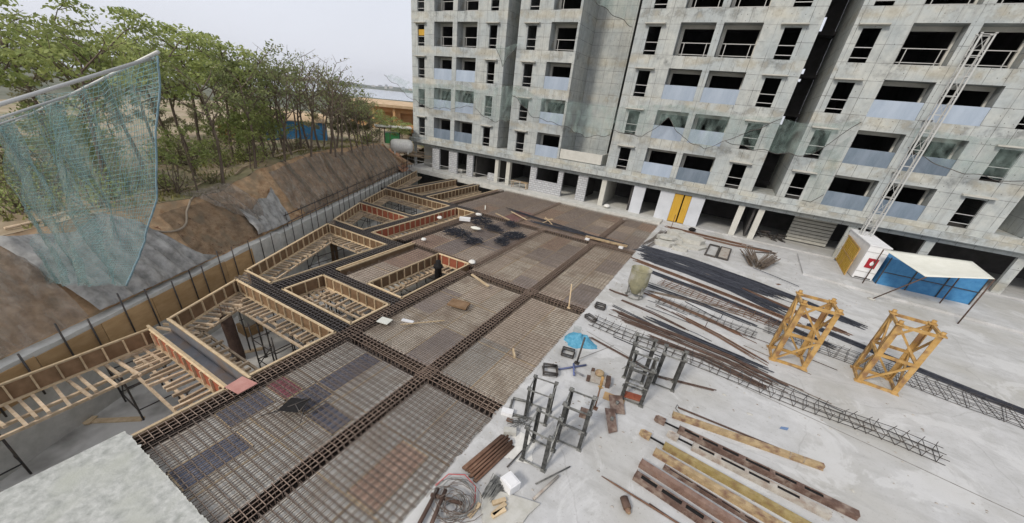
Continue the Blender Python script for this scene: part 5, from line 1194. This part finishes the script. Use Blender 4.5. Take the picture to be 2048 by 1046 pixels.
for i, (x, y, s, n, lab) in enumerate(((-14.8,20.1,.85,110,'left heap of black wire ties, nearest the long narrow opening'), (-13.0,19.5,.5,60,'small front heap of black wire ties'), (-15.2,23.8,.9,90,'back heap of black wire ties behind the cream sack'), (-13.6,22.9,.65,80,'middle heap of black wire ties right of the cream sack'), (-11.7,22.6,.75,110,'right heap of black wire ties on the beam edge'), (-11.6,20.9,.5,60,'front right heap of black wire ties'), (-13.0,24.7,.4,40,'little far heap of black wire ties'))):
    g = random.Random(i+100); q = MB()
    for k in range(n):
        a = g.uniform(0,6.28); rr = s*math.sqrt(g.random())*.95; hx = .34*(1-(rr/s)**2)*g.random(); x0_, y0_ = rr*math.cos(a)*1.2, rr*math.sin(a)*.8; b = g.uniform(0,3.14); l = g.uniform(.18,.4)
        p = [(x0_-l*math.cos(b), y0_-l*math.sin(b), hx), (x0_+l*math.cos(b), y0_+l*math.sin(b), hx+.03), (x0_+l*math.cos(b)-.22*math.sin(b), y0_+l*math.sin(b)+.22*math.cos(b), hx+.08)]
        q.tube(p, .015, 4, caps=False)
    tag(q.build('tie_heap', M['steel'], None, (x, y, -.01), i), lab, 'wire ties', 'heaps of black ties on the deck')
bars('long dark bars lying across the far deck toward the low block wall', [(-15.4,28.7),(-11.5,27.9),(-7.6,27.3)], 8, .3, .018, S, 31, .6, grp='bars lying on the far decks')
bars('dark bars lying over the far cross beam left of the walkway plank', [(-12.0,27.0),(-9.0,27.1),(-5.2,27.2)], 12, .4, .018, S, 32, .8, grp='bars lying on the far decks')
def plank_on(label, a, b, w_, th, m, z=.0, name='plank'):
    a = Vector((*a, 0)); b = Vector((*b, 0)); L = (b-a).length; q = MB(); q.box(0, L, -w_/2, w_/2, 0, th); q.box(L*.1, L*.1+.03, -w_/2-.006, w_/2+.006, .002, th+.004)
    return tag(q.build(name, m, None, (a.x, a.y, z), math.atan2(b.y-a.y, b.x-a.x)), label, 'plank')
plank_on('tan batten on the second tan deck near the crossing of beams', (-10.1,15.2), (-8.6,14.6), .12, .06, M['timber'])
plank_on('pale lath across the tan deck beside the pit', (-9.5,9.2), (-8.3,10.6), .05, .03, M['timber'])
plank_on('white board end on the tan deck beside the pit', (-9.7,9.5), (-9.2,9.65), .16, .05, M['white'], name='board')
plank_on('square plywood offcut on the cage crossing by the small opening', (-10.45,8.95), (-9.95,9.05), .42, .03, M['canvas'], name='board')
plank_on('long brown walkway plank over the far cross beam', (-7.5,26.35), (-4.4,26.5), .42, .06, M['beamtan'], .12)
plank_on('white foot block under the right end of the walkway plank', (-4.9,26.2), (-4.6,26.2), .3, .12, M['white'], name='block')
plank_on('white foot block under the left end of the walkway plank', (-7.4,26.1), (-7.1,26.1), .3, .12, M['white'], name='block')
plank_on('thin batten nailed across the far deck', (-15.0,28.2), (-12.8,27.0), .08, .05, M['timber'])
plank_on('white batten at the corner of the far left deck', (-17.6,28.0), (-16.9,26.9), .08, .05, M['canvas'])
plank_on('tan batten along the far cross beam at the left', (-15.6,26.6), (-13.8,25.8), .12, .06, M['timber'])
plank_on('dark pile of boards on the tan deck beside the pit', (-9.1,12.0), (-8.2,12.2), .6, .1, M['plydk'], name='board_pile')
plank_on('short batten standing out of the second deck by the slab', (-4.9,10.6), (-4.6,10.2), .06, .12, M['timber'], name='batten')
t = thing('batten', 'tall pale batten standing on the deck edge before the concrete bucket', 'batten', (-4.42,15.3,0)); q = MB(); q.bar((0,0,0),(-.1,.0,1.28),.04,.05); q.build('stick', M['timber'], t); q = MB(); q.box(-.08,.08,-.05,.05,-.0,.03); q.build('foot', M['timber'], t)
t = thing('timber_trestle', 'small cream timber cross standing on the far deck', 'trestle', (-11.2,27.6,0), .3)
for a, b in (((-.4,-.15,0),(.3,.25,.4)),((.4,-.15,0),(-.3,.25,.4)),((-.35,.1,.3),(.4,.1,.33))):
    q = MB(); q.bar(a, b, .05, .05); q.build('batten', M['timber'], t)
t = thing('site_stool', 'dark folding stand lying across the blue sheets of the nearest deck', 'stand', (-8.55,4.05,0), .3)
for a, b in (((-.5,-.3,.02),(.25,.3,.25)),((-.45,.3,.02),(.3,-.25,.25)),((.25,.3,.25),(.3,-.25,.25)),((-.5,-.3,.02),(-.75,-.55,.02)),((.28,.0,.25),(.45,-.45,.03))):
    q = MB(); q.tube([a, b], .016, 6); q.build('leg', M['prop'], t)
q = MB(); q.grid(lambda u, v: (-.45+.7*u, -.28+.56*v, .06+.16*u+.03*fbm(u*3,v*3)), 6, 6); q.build('seat_cloth', M['black'], t)
blob('bucket_heap', 'dark bucket on the plinth at the corner of the dark bays', -1.0, 35.7, .3, .3, .2, 'black', 'bucket', z=0, seed=9)
blob('white_bowl', 'white round pan standing on the plinth before the half lit bay', -9.0, 36.6, .3, .3, .22, 'sack', 'pan', z=.18, seed=12)
t = thing('site_bench', 'brown timber bench with legs standing in an open ground floor bay', 'bench', (-18.9, D-.1, .16), .05)
q = MB(); q.box(-1.1,.9,-.3,.3,.62,.68); q.build('seat', M['beamtan'], t)
for x in (-.95,.75):
    for y in (-.22,.22):
        q = MB(); q.bar((x,y,0),(x,y,.62),.07,.07); q.build('leg', M['timberold'], t)
g = random.Random(77); q = MB()
for k in range(40): 
    a = (g.uniform(-1.1,1.1), g.uniform(-.6,.6), g.uniform(.02,.5)); q.tube([a, (a[0]+g.uniform(-.6,.6), a[1]+g.uniform(-.3,.3), max(.03, a[2]-g.uniform(0,.3)))], .05, 5)
tag(q.build('scrap_heap', M['prop'], None, (4.9, D+1.9, .1)), 'heap of scrap in the wide dark bay beside the stacked planks', 'scrap')

# ------------------------------------------------------------------ trees, shrubs, nets on the bank, far buildings
def ground_z(x, y):
    """height of the terrace near (x, y)"""
    rel = Vector((x, y, 0)) - Vector((wall_x(0), 0, 0)); o = rel.dot(WN) - 2.2; yy = max(-22, min(69, rel.dot(WD)*WD.y))
    lo, hi = 0., 1.
    best = None
    for i, a in enumerate(offs):
        if a > o: break
    k = max(0, min(i-1 + (o-offs[i-1])/(offs[i]-offs[i-1]) if i else 0, len(offs)-1.001))
    return terr((yy+22)/92, k/(len(offs)-1))[2]
def leaf(q, c, s, g, m=None):
    n = Vector((g.gauss(0,.6), g.gauss(0,.6), g.gauss(.6,.6))); n.normalize(); a = n.orthogonal().normalized(); b = n.cross(a); t_ = g.uniform(0,6.28)
    u = (a*math.cos(t_)+b*math.sin(t_))*s; v = (b*math.cos(t_)-a*math.sin(t_))*s*.5
    q.add([c-u, c+v*1.0, c+u, c-v], [(0,1,2,3)])
def tree_proto(name, seed, h, dens, leafm, flat=.4, bare=.0, spread=1.0, fork=.45, ls=.14):
    g = random.Random(seed); t = bpy.data.objects.new(name, None); col.objects.link(t)
    wood = MB(); lv = MB(); r0_ = h*.0085
    def limb(p, d, L, r, depth):
        pts = [p]; n = 4; dd = d.copy()
        for i in range(n):
            dd = (dd + Vector((g.uniform(-.16,.16), g.uniform(-.16,.16), g.uniform(-.02,.12)))).normalized(); pts.append(pts[-1]+dd*(L/n))
        wood.tube(pts, [r*(1-.62*i/n) for i in range(n+1)], 5 if depth else 7, caps=False)
        return pts, dd
    trunk, d = limb(Vector((0,0,-.1)), Vector((g.uniform(-.12,.12), g.uniform(-.12,.12), 1)).normalized(), h*.72, r0_*1.5, 0)
    tips = []
    nb = g.randint(8, 11)
    for b in range(nb):
        f = fork + (1-fork)*b/(nb-1); i = min(int(f*4), 3); p = trunk[i].lerp(trunk[i+1], f*4-i); az_ = b*2.4 + g.uniform(-.5,.5)
        e = g.uniform(.25,.8) + .5*(f-.5); dv = Vector((math.cos(az_)*spread, math.sin(az_)*spread, e)).normalized(); L = h*g.uniform(.2,.32)*(1.25-.45*f)
        pts, dd = limb(p, dv, L, r0_*.62, 1)
        for s_ in range(3):
            q0 = pts[g.randint(2,4)]; a2 = az_+g.uniform(-1.1,1.1); d2 = Vector((math.cos(a2), math.sin(a2), g.uniform(.15,.9))).normalized()
            p2, _ = limb(q0, d2, L*g.uniform(.4,.65), r0_*.3, 2); tips.append(p2[-1]); tips.append(p2[2])
    for tp in tips:
        if g.random() < bare: continue
        R_ = g.uniform(.38,.72)*h/8
        for k in range(int(dens*g.uniform(.6,1.3))):
            a = g.uniform(0,6.28); rr = R_*math.sqrt(g.random())*1.25
            leaf(lv, tp+Vector((rr*math.cos(a), rr*math.sin(a), g.gauss(0,.28)*R_*flat*2 - .22*rr*rr/R_)), ls*g.uniform(.7,1.3), g)
    wood.build('trunk', M['bark'], t); lv.build('crown', leafm, t)
    return t
def shrub_proto(name, seed, s, n, leafm, ls=.1, stems=9):
    g = random.Random(seed); t = bpy.data.objects.new(name, None); col.objects.link(t); w_ = MB(); lv = MB()
    for k in range(stems):
        a = g.uniform(0,6.28); e = g.uniform(.5,1.5); L = s*g.uniform(.6,1.1); p = Vector((g.uniform(-.1,.1)*s, g.uniform(-.1,.1)*s, -.1)); pts = [p]; d = Vector((math.cos(a), math.sin(a), e)).normalized()
        for i in range(4): d = (d+Vector((g.uniform(-.25,.25), g.uniform(-.25,.25), g.uniform(-.1,.2)))).normalized(); pts.append(pts[-1]+d*L/4)
        w_.tube(pts, [.022*s,.018*s,.013*s,.009*s,.005*s], 4, caps=False)
        for i in range(n//stems):
            f = g.uniform(1.2,4); j = min(int(f),3); c = pts[j].lerp(pts[j+1], f-j); leaf(lv, c+Vector((g.gauss(0,.16), g.gauss(0,.16), g.gauss(0,.13)))*s, ls*g.uniform(.7,1.3), g)
    w_.build('stem', M['bark'], t); lv.build('foliage', leafm, t); return t
TP = [tree_proto('tree', 11, 8.4, 40, M['leafA'], .16, .1, 1.3, .64, .115), tree_proto('tree', 12, 7.9, 34, M['leafA'], .2, .16, 1.2, .62, .11), tree_proto('tree', 13, 7.6, 20, M['leafB'], .35, .22, .9, .6, .10),
      tree_proto('tree', 14, 6.9, 13, M['leafB'], .5, .35, .7, .55, .10), tree_proto('tree', 15, 7.0, 6, M['leafC'], .5, .6, .65, .5, .09), tree_proto('tree', 16, 4.4, 44, M['leafC'], .7, .0, 1.0, .2, .10), tree_proto('tree', 17, 3.9, 15, M['leafA'], .4, .15, .9, .35, .09)]
TL = ['tall tree with layered bright green canopy', 'spreading tree with bright green tiers', 'slender tree with open green crown', 'thin tree with sparse tufted crown', 'nearly bare twiggy thin tree', 'low dusty olive tree', 'young yellow green tree']
SP = [shrub_proto('shrub', 31, 1.5, 300, M['leafA'], .075), shrub_proto('shrub', 32, 1.8, 260, M['leafC'], .075, 14), shrub_proto('shrub', 33, 1.3, 170, M['leafB'], .07, 16)]
SL = ['bright green shrub under the trees', 'olive dry shrub under the trees', 'twiggy low shrub under the trees']
used_t = set(); used_s = set()
def along(az_deg, dist):
    a = R(az_deg); return dist*math.sin(a), dist*math.cos(a)
def put(protos, used, k, x, y, label, group, sc, rz):
    z = ground_z(x, y) - .05
    if k not in used:
        t = protos[k]; used.add(k); tag(t, label, 'tree' if protos is TP else 'shrub', group); t.location = (x, y, z); t.rotation_euler.z = rz; t.scale = (sc,)*3
    else:
        t = copy_thing(protos[k], label, (x, y, z), rz, (sc,)*3)
    t['group'] = group; return t
GT, GS = 'trees along the top of the earth bank', 'shrubs along the top of the earth bank'
trees = []   # azimuth (deg), distance, kind, scale
for a, d_, k, s in [(-82,27,0,1.0),(-79,33,1,1.05),(-77,25,1,.95),(-75.5,36,0,1.1),(-73.5,28,0,1.0),(-72,33,1,1.0),(-70.5,38,0,1.12),(-69.3,29,0,.98),(-68,34,0,1.08),(-66.8,27,2,.95),(-66.2,38,1,1.08),(-65.2,31,0,1.0),(-64.3,35,0,1.02),
   (-63,29,2,.9),(-62.4,36,2,1.0),(-61.4,32,2,.98),(-60.4,38,2,1.0),(-59.6,31,3,.95),(-58,40,2,.96),(-56.4,37,4,1.08),(-54.7,40,3,1.02),(-54,35,4,1.02),(-53.2,38,4,1.05),(-52.6,34,3,.9),(-51.2,36,3,.86),(-50.5,41,3,.85),(-49.8,38,3,.78),(-49.1,43,3,.78),(-48.4,40,3,.66),
   (-61.8,44,5,1.0),(-54.6,43,5,1.08),(-52.4,43,5,1.0),(-51.4,46,5,1.0),(-50.4,43,5,.95),(-49.6,46,5,.95),(-64,45,5,1.0),(-67,46,5,1.0),(-71,46,5,1.0),(-75,44,5,1.0),(-79,42,5,1.0),
   (-58.6,33,4,.98),(-57.6,36,4,1.04),(-56.4,33,3,.98),(-55.2,36,4,1.05),(-59.4,34,2,.95),(-53.4,33,4,.92),(-60.8,34,4,1.05),(-62.8,40,3,1.1),(-65.6,41,2,1.1),
   (-86,28,1,1.0),(-90,31,0,1.0),(-84,36,0,1.1)]:
    x, y = along(a, d_)
    pos = ' left of the net edge' if a < -72 else ' between the net and the blue shed' if a < -61 else ' in front of the blue shed' if a < -55 else ' between blue shed and orange building'
    put(TP, used_t, k, x, y, TL[k] + pos, GT, s, rng.uniform(0,6.28))
for i in range(15):
    a = rng.uniform(-80, -58.5); x, y = along(a, rng.uniform(25.5, 38) + max(0, (a+68))*.25)
    put(TP, used_t, 6, x, y, TL[6] + (' behind the hanging net' if a < -72 else ' above the bare part of the bank'), GT, rng.uniform(.75,1.2), rng.uniform(0,6.28))
for i in range(135):
    a = rng.uniform(-84, -47.5); base = 22.5 + max(0, (a+72))*.42; dd_ = base + rng.choice([.5,1.5,3,5,8,12,16])*rng.uniform(.6,1.3)
    x, y = along(a, dd_)
    if Vector((x, y, 0)).dot(WN) - Vector((wall_x(0),0,0)).dot(WN) < 3.1: continue
    if -61.5 < a < -52.5 and rng.random() < .82: continue
    if a > -53 and rng.random() < .4: continue
    k = rng.choice([0,0,1,2]) if a < -60 else rng.choice([0,1,2])
    pos = ', behind the blue net' if a < -72 else ', beside the bare part of the bank' if a < -61 else ', above the netted bank'
    put(SP, used_s, k, x, y, SL[k] + pos, GS, rng.uniform(.7,1.25), rng.uniform(0,6.28))
# ground cover of dry grass tufts along the lip
gq = MB(); g = random.Random(5)
for i in range(5200):
    y = g.uniform(-8, 36); o = abs(g.gauss(0, 2.2)) + .05; b = bank(y, 1.0); p = Vector((b.x+WN.x*o, b.y+WN.y*o, 0)); p.z = ground_z(p.x, p.y) - .02
    if fbm(p.x*.5, p.y*.5, 8) < -.05: continue
    a = g.uniform(0,3.14); hgt = g.uniform(.08,.3); dx, dy = math.cos(a)*.05, math.sin(a)*.05; l = Vector((g.uniform(-.12,.12), g.uniform(-.12,.12), hgt))
    gq.add([p+Vector((dx,dy,0)), p-Vector((dx,dy,0)), p+l], [(0,1,2)])
o = gq.build('dry_grass', mat('dry_grass', (.14,.14,.04), (.27,.24,.09), .8, .9)); o['kind'] = 'stuff'; o['label'] = 'dry grass tufts along the lip of the bank'
sq = MB(); g = random.Random(15)
for i in range(1400):
    y = g.uniform(3, 36); s_ = g.random()**.6*1.0; b = bank(y, 1-s_*.98 if i % 4 else .02+.05*g.random(), .02); s = g.uniform(.02, .075)*(1.3 if i % 9 == 0 else 1)
    vs = [b + Vector((g.uniform(-s,s), g.uniform(-s,s), g.uniform(-s*.6,s))) for k in range(5)]
    sq.add(vs, [(0,1,2),(0,2,3),(0,3,1),(4,2,1),(4,3,2),(4,1,3)])
o = sq.build('bank_stones', M['redsoil']); o['kind'] = 'stuff'; o['label'] = 'clods and stones loose on the earth bank'
# fallen branches and a pipe on the lip
for i, (y0, y1, o0, o1, lab) in enumerate(((3, 8.5, .5, .9, 'dry branch lying on the bank lip behind the blue net'), (8.2, 13.5, 1.2, 1.6, 'long dry pole lying along the lip above the grey tarp'), (13, 18, .8, 1.5, 'dead branch lying along the lip above the bare soil'), (17, 22.5, 1.0, 1.2, 'pale pole lying on the lip above the long net'))):
    q = MB(); L = []
    for k in range(7):
        y = y0+(y1-y0)*k/6; b = bank(y, 1.0); o_ = o0+(o1-o0)*k/6; x_, y_ = b.x+WN.x*o_, b.y+WN.y*o_; L.append((x_, y_, ground_z(x_, y_)+.08+.1*abs(fbm(k*.9, i*3.))))
    q.tube(L, [.055-.005*k for k in range(7)], 6); tag(q.build('dead_branch', M['timberold']), lab, 'branch')
q = MB(); hp = []
for k in range(15):
    f = k/14; y = 5.2+4.2*f; hp.append(tuple(bank(y, 1.0-.42*math.sin(math.pi*min(1, f*1.05)), .1)))
q.tube(hp, .05, 8); tag(q.build('hose', M['hose']), 'thick pale hose hanging in a loop down the bare bank', 'hose')
# shade nets and tarps draped over the bank
def drape(label, y0, y1, top, bot, m, name='shade_net', off=.06, fold=.1, fq=3., lean=0., ny=60, group='nets draped over the bank'):
    q = MB()
    def s(u, v):
        y = y0+(y1-y0)*u; tt = lerp_tab(u, top); bb = lerp_tab(u, bot); ss = tt+(bb-tt)*v
        f = fold*abs(math.sin(u*(y1-y0)*fq + 1.5*fbm(u*5, v*.6, 3)))**.8*(.25+.75*min(1, v*1.5)) + .03*fbm(u*20, v*9)
        if ss > 1.0:
            b = bank(y + lean*v, 1.0); o_ = (ss-1.0)*3.0; x_, y_ = b.x+WN.x*o_, b.y+WN.y*o_; return (x_, y_, ground_z(x_, y_)+.07+f*.4)
        return tuple(bank(y + lean*v, max(.01, ss), off+f))
    q.grid(s, ny, 16); return tag(q.build(name, m), label, 'net', group)
drape('long brown grey shade net covering the far half of the bank', 14.6, 33.6, [(0,.9),(.3,.97),(.5,.9),(.7,.97),(1,.93)], [(0,.2),(.05,.02),(1,.02)], M['net_shade'], fold=.17, fq=2.9, ny=240)
for i_, (y_, w_) in enumerate(((16.1,.3),(18.3,.16),(20.4,.28),(22.6,.15),(24.6,.24),(26.8,.15),(29.0,.2),(31.2,.15))):
    drape('dark overlap seam of the long shade net, %s from the bare soil' % ('first second third fourth fifth sixth seventh eighth'.split()[i_]), y_, y_+w_, [(0,1.03),(1,1.03)], [(0,.05),(1,.1)], M['seam'], 'net_seam', off=.2, fold=.05, ny=6, lean=rng.uniform(.2,.9))
drape('grey folded tarp sagging at the foot of the bare soil patch', 10.9, 13.8, [(0,.62),(.25,.5),(.5,.62),(.75,.55),(1,.68)], [(0,.05),(.5,.02),(1,.02)], M['tarp'], off=.16, fold=.22, fq=4.6, lean=-.2, ny=110)
drape('green grey net bunched from the lip down beside the bare soil patch', 9.2, 11.6, [(0,1.15),(.5,1.25),(1,1.2)], [(0,.75),(.4,.42),(.8,.22),(1,.5)], M['net_shade'], off=.15, fold=.24, fq=5, lean=.6, ny=90)
drape('thin shade net over the reddish bank between the hose and the tarp', 7.2, 11.2, [(0,.85),(.6,.9),(1,.7)], [(0,.02),(1,.02)], net_mat('thin_shade_net', (.10,.09,.07), (.15,.13,.10), .34), fold=.06, fq=2.2)
drape('dark grey net gathered in a fan of folds at the left end of the bank', 2.2, 7.4, [(0,1.0),(.35,.86),(.6,.98),(.75,.8),(1,.06)], [(0,.02),(1,.01)], M['tarp'], off=.2, fold=.26, fq=4.6, lean=.5, ny=150)
drape('dark grey net over the bank behind the hanging blue net', -9, 2.4, [(0,1.0),(1,1.02)], [(0,.02),(1,.01)], M['net_shade'], off=.12, fold=.2, fq=2.6)
# red earth spoil between the bank and the block
q = MB()
def spoil(u, v):
    y = 32.4+4.6*u; x = wall_x(y)+.2-4.5*v; return (x, y+1.0*v, .1+2.3*v*(1-.25*u) + .35*fbm(u*3, v*3, 5)*min(1, v*4) - .5*u)
q.grid(spoil, 24, 24); struct(q.build('spoil_mound', M['redsoil']))
for i in range(9):
    f = i/8; q = MB(); x, y = -34.9-2.2*f+rng.uniform(-.2,.2), 36.2+.8*math.sin(i*2.1); q.bar((x,y,1.3+.12*i),(x+2.4,y+1.4,1.2+.11*i),.16,.1)
    tag(q.build('timber_baulk', M['timberold']), 'old timber baulk piled by the corner of the block', 'timber', 'timbers piled by the corner of the block')

# the blue green net hanging near the camera at the left
t = thing('hanging_net', 'blue green safety net hanging close to the camera at the left edge', 'net', (-5.2, 2.0, 8.6))
def hang(u, v):
    x = lerp_tab(v, [(0,-5.32),(.15,-5.64),(.45,-6.6),(.7,-8.05),(1,-10)]) - 10*u
    z = lerp_tab(v, [(0,8.6),(.15,8.18),(.45,6.95),(.7,5.8),(1,4.4)]) - (1.7+1.6*v)*u + -.16*abs(math.sin(u*14))*(1-v)**2*0 
    return (x+5.2, (.05+.25*min(1,u*3))*fbm(x*.9, z*.5, 1)+.09*min(1,u*3)*math.sin(x*3.4+z*.5), z-8.6)
q = MB(); q.grid(hang, 90, 44); q.build('mesh_sheet', M['net_blue'], t)
def cords(mb, nu, nv, r):
    for i in range(nu+1): mb.tube([hang(min(1, i/nu), j/24) for j in range(25)], r, 3, caps=False)
    for j in range(nv+1): mb.tube([hang(i/20, j/nv) for i in range(21)], r, 3, caps=False)
q = MB(); cords(q, 100, 60, .0026); q.build('cords', mat('net_cord', (.10,.22,.24), (.2,.34,.35), 6, .8), t)
a_, b_ = Vector(hang(0, 0)), Vector(hang(1, 0)); q = MB(); q.tube([a_ + (a_-b_)*.004 + Vector((0,0,.03)), b_ + (b_-a_)*.2 + Vector((0,0,.0))], .017, 8); q.build('top_pipe', M['rail'], t)
for f in (.02, .34, .67, 1.0):
    p = a_.lerp(b_, f); q = MB(); q.tube([p + Vector((0, .03, .02)), p + Vector((.9, -2.6, -.9))], .016, 7); q.build('bracket', M['rail'], t)
q = MB(); q.tube([hang(0, j/30) for j in range(31)], [.010+.010*(j/30)**2 for j in range(31)], 7); q.build('edge_rope', mat('net_rope_blue', (.13,.23,.28), (.25,.34,.38), 9, .8), t)

# shed, booth, tank, fence, far houses
t = thing('blue_shed', 'blue sheet metal shed with a tan roof behind the trees', 'shed', (-38.6, 21.2, 2.95), R(52))
q = MB(); q.box(0, 5.4, 0, 2.6, 0, 1.9, M['blue']); q.build('wall', None, t)
q = MB(); q.add([(-.1,-.15,1.9),(5.5,-.15,1.9),(5.5,2.8,2.4),(-.1,2.8,2.4),(-.1,-.15,1.98),(5.5,-.15,1.98),(5.5,2.8,2.48),(-.1,2.8,2.48)], [(3,2,1,0),(4,5,6,7),(0,1,5,4),(1,2,6,5),(2,3,7,6),(3,0,4,7)], M['roofc']); q.build('roof', None, t)
for i in range(9):
    q = MB(); q.box(i*.6+.2, i*.6+.23, -.015, -.001, .02, 1.88); q.build('rib', M['blue'], t)
t = thing('orange_hut', 'low orange rusty hut wall glimpsed between the trunks left of the blue shed', 'hut', (-41.5, 18.6, 2.95), R(58))
q = MB(); q.box(0, 1.5, 0, 2, 0, 1.1, mat('orange_sheet', (.42,.16,.05), (.5,.22,.08), 2, .8)); q.build('wall', None, t); q = MB(); q.box(-.2, 1.7, -.2, 2.2, 1.1, 1.16, M['roofc']); q.build('roof', None, t)
t = thing('green_booth', 'small green booth with a flat pale roof at the end of the bank', 'booth', (-35.6, 33.4, 2.7), R(48))
q = MB(); q.box(0, 1.7, 0, 1.4, 0, 1.15, M['green']); q.build('wall', None, t); q = MB(); q.box(-1.1, 3.1, -.5, 1.8, 1.75, 1.85, M['jamb']); q.build('roof', None, t)
for x, y in ((0,0),(1.7,0),(0,1.4),(1.7,1.4),(2.9,0)):
    q = MB(); q.box(x-.04, x+.04, y-.04, y+.04, 0, 1.75); q.build('post', M['prop'], t)
t = thing('white_tank', 'large white tank lying on the spoil beside the corner of the block', 'tank', (-34.9, 33.5, 2.55), R(48)); t.scale = (.8, .8, .8)
q = MB(); n = 20
prof = [(.02,0),(.5,.05),(.85,.3),(.95,.7),(.95,2.6),(.85,3.0),(.5,3.25),(.02,3.3)]
vs = [(z, r*math.cos(a), r*math.sin(a)) for r, z in prof for a in [2*math.pi*k/n for k in range(n)]]
q.add(vs, [(i*n+k, i*n+(k+1)%n, (i+1)*n+(k+1)%n, (i+1)*n+k) for i in range(len(prof)-1) for k in range(n)], M['sack'], True); q.build('shell', None, t)
q = MB(); q.box(.5,.7,-.8,.8,-1.0,-.6); q.build('cradle', M['jamb'], t); q = MB(); q.box(2.4,2.6,-.8,.8,-1.0,-.6); q.build('cradle', M['jamb'], t)
t = thing('bamboo_fence', 'thin pole fence on the terrace by the corner of the block', 'fence', (-39, 36.5, 2.3), R(38))
for i in range(9):
    q = MB(); q.tube([(i*.75,0,0),(i*.75+.03,0,1.9)], .03, 5); q.build('post', M['bark'], t)
for z in (.6, 1.3, 1.8):
    q = MB(); q.tube([(0,0,z),(6.2,0,z+.05)], .025, 5); q.build('rail', M['bark'], t)
t = thing('orange_building', 'long two storey orange building with a tan roof seen beyond the block corner', 'building', (-50.6, 41.0, .4), R(44))
q = MB()
hl_ = []
for k in range(8):
    for z in (.7, 3.3): hl_.append((1.2+3.0*k, 3.2+3.0*k, z, z+1.5))
wall_holes(q, 0, 26, 0, 5.6, 0, .3, hl_, M['orange']); q.box(.02, 25.98, .9, 8, .01, 5.58, M['orange']); q.build('wall', None, t)
q = MB(); q.add([(-.9,-1.3,5.5),(26.9,-1.3,5.5),(26.9,9,5.5),(-.9,9,5.5),(-.9,-1.3,5.85),(26.9,-1.3,5.85),(25,4,6.3),(1,4,6.3),(-.9,9,5.85),(26.9,9,5.85)], [(3,2,1,0),(0,1,5,4),(4,5,6,7),(8,7,6,9),(4,7,8),(5,9,6),(1,2,9,5),(2,3,8,9),(3,0,4,8)], M['roofc']); q.build('roof', None, t)
for k in range(9):
    q = MB(); q.box(.1+3.0*k, .45+3.0*k, -.95, -.6, 0, 5.5, M['orange']); q.build('pillar', None, t)
q = MB(); q.box(0, 26, -.94, -.02, 2.75, 3.0, M['orange']); q.build('gallery_floor', None, t)
# belt of trees between the orange building and the lake
FT = tree_proto('tree', 51, 6.5, 40, M['leafB'], .9, 0, 1.1, .25, .24)
gl = random.Random(9); first = True
for i in range(34):
    a = gl.uniform(-80, -42.5); d_ = gl.uniform(72, 130); x, y = along(a, d_); s = gl.uniform(.7,1.1); z = -6 + max(0, (110-d_)*.075) + (5.5 if d_ < 90 else 3.2)
    z = -3.6 - (d_-72)*.03
    lab = 'distant tree in the belt below the lake, ' + ('right by the orange building' if a > -50 else 'beyond the nearer trees')
    if first: tag(FT, lab, 'tree', 'belt of far trees'); FT.location = (x, y, z); FT.scale = (s*1.3, s*1.3, s); first = False
    else: copy_thing(FT, lab, (x, y, z), gl.uniform(0,6), (s*1.3, s*1.3, s))
for i, (a, d_, k, s) in enumerate(((-47.6,50,0,.55),(-46.2,47,1,.5),(-45.0,52,0,.6),(-48.6,48,1,.55),(-44.2,49,0,.5))):
    x, y = along(a, d_); put(TP, used_t, k, x, y, ['round green tree in front of the orange building wall','small green tree above the white tank','green tree against the corner of the block','low green tree behind the green booth','bushy green tree squeezed beside the block corner'][i], 'trees before the orange building', s, i)
gl = random.Random(3)
hm_ = [mat('far_house_%d' % i, c, rough=.9) for i, c in enumerate(((.55,.53,.5),(.5,.4,.33),(.42,.44,.48)))]
for i in range(30):
    a = gl.uniform(-78, -42); d_ = gl.uniform(2150, 2700); x, y = along(a, d_); w_, h = gl.uniform(10,26), gl.uniform(7,20); q = MB(); q.box(-w_/2, w_/2, -8, 8, 0, h); q.box(-w_/2-.5, w_/2+.5, -8.5, 8.5, h+.01, h+.8); q.box(-2, 2, -2, 2, h+.81, h+3)
    tag(q.build('far_house', hm_[i % 3], None, (x, y, -2), -R(a)), 'pale far house on the opposite lake shore', 'house', 'houses on the far lake shore')

# haze: one closed box of thin air
hb = MB(); hb.box(-3600, 3600, -300, 3700, -7.2, 120); hb = hb.build('haze'); hb['kind'] = 'stuff'; hb['label'] = 'thin pale haze over the whole place'
hm2 = bpy.data.materials.new('haze_air'); hm2.use_nodes = True; t2 = hm2.node_tree; t2.nodes.remove(t2.nodes['Principled BSDF'])
pv = t2.nodes.new('ShaderNodeVolumePrincipled'); pv.inputs['Color'].default_value = (.92,.95,1,1); pv.inputs['Density'].default_value = .00011; pv.inputs['Anisotropy'].default_value = .2
t2.links.new(pv.outputs[0], t2.nodes['Material Output'].inputs['Volume']); hb.data.materials.append(hm2)
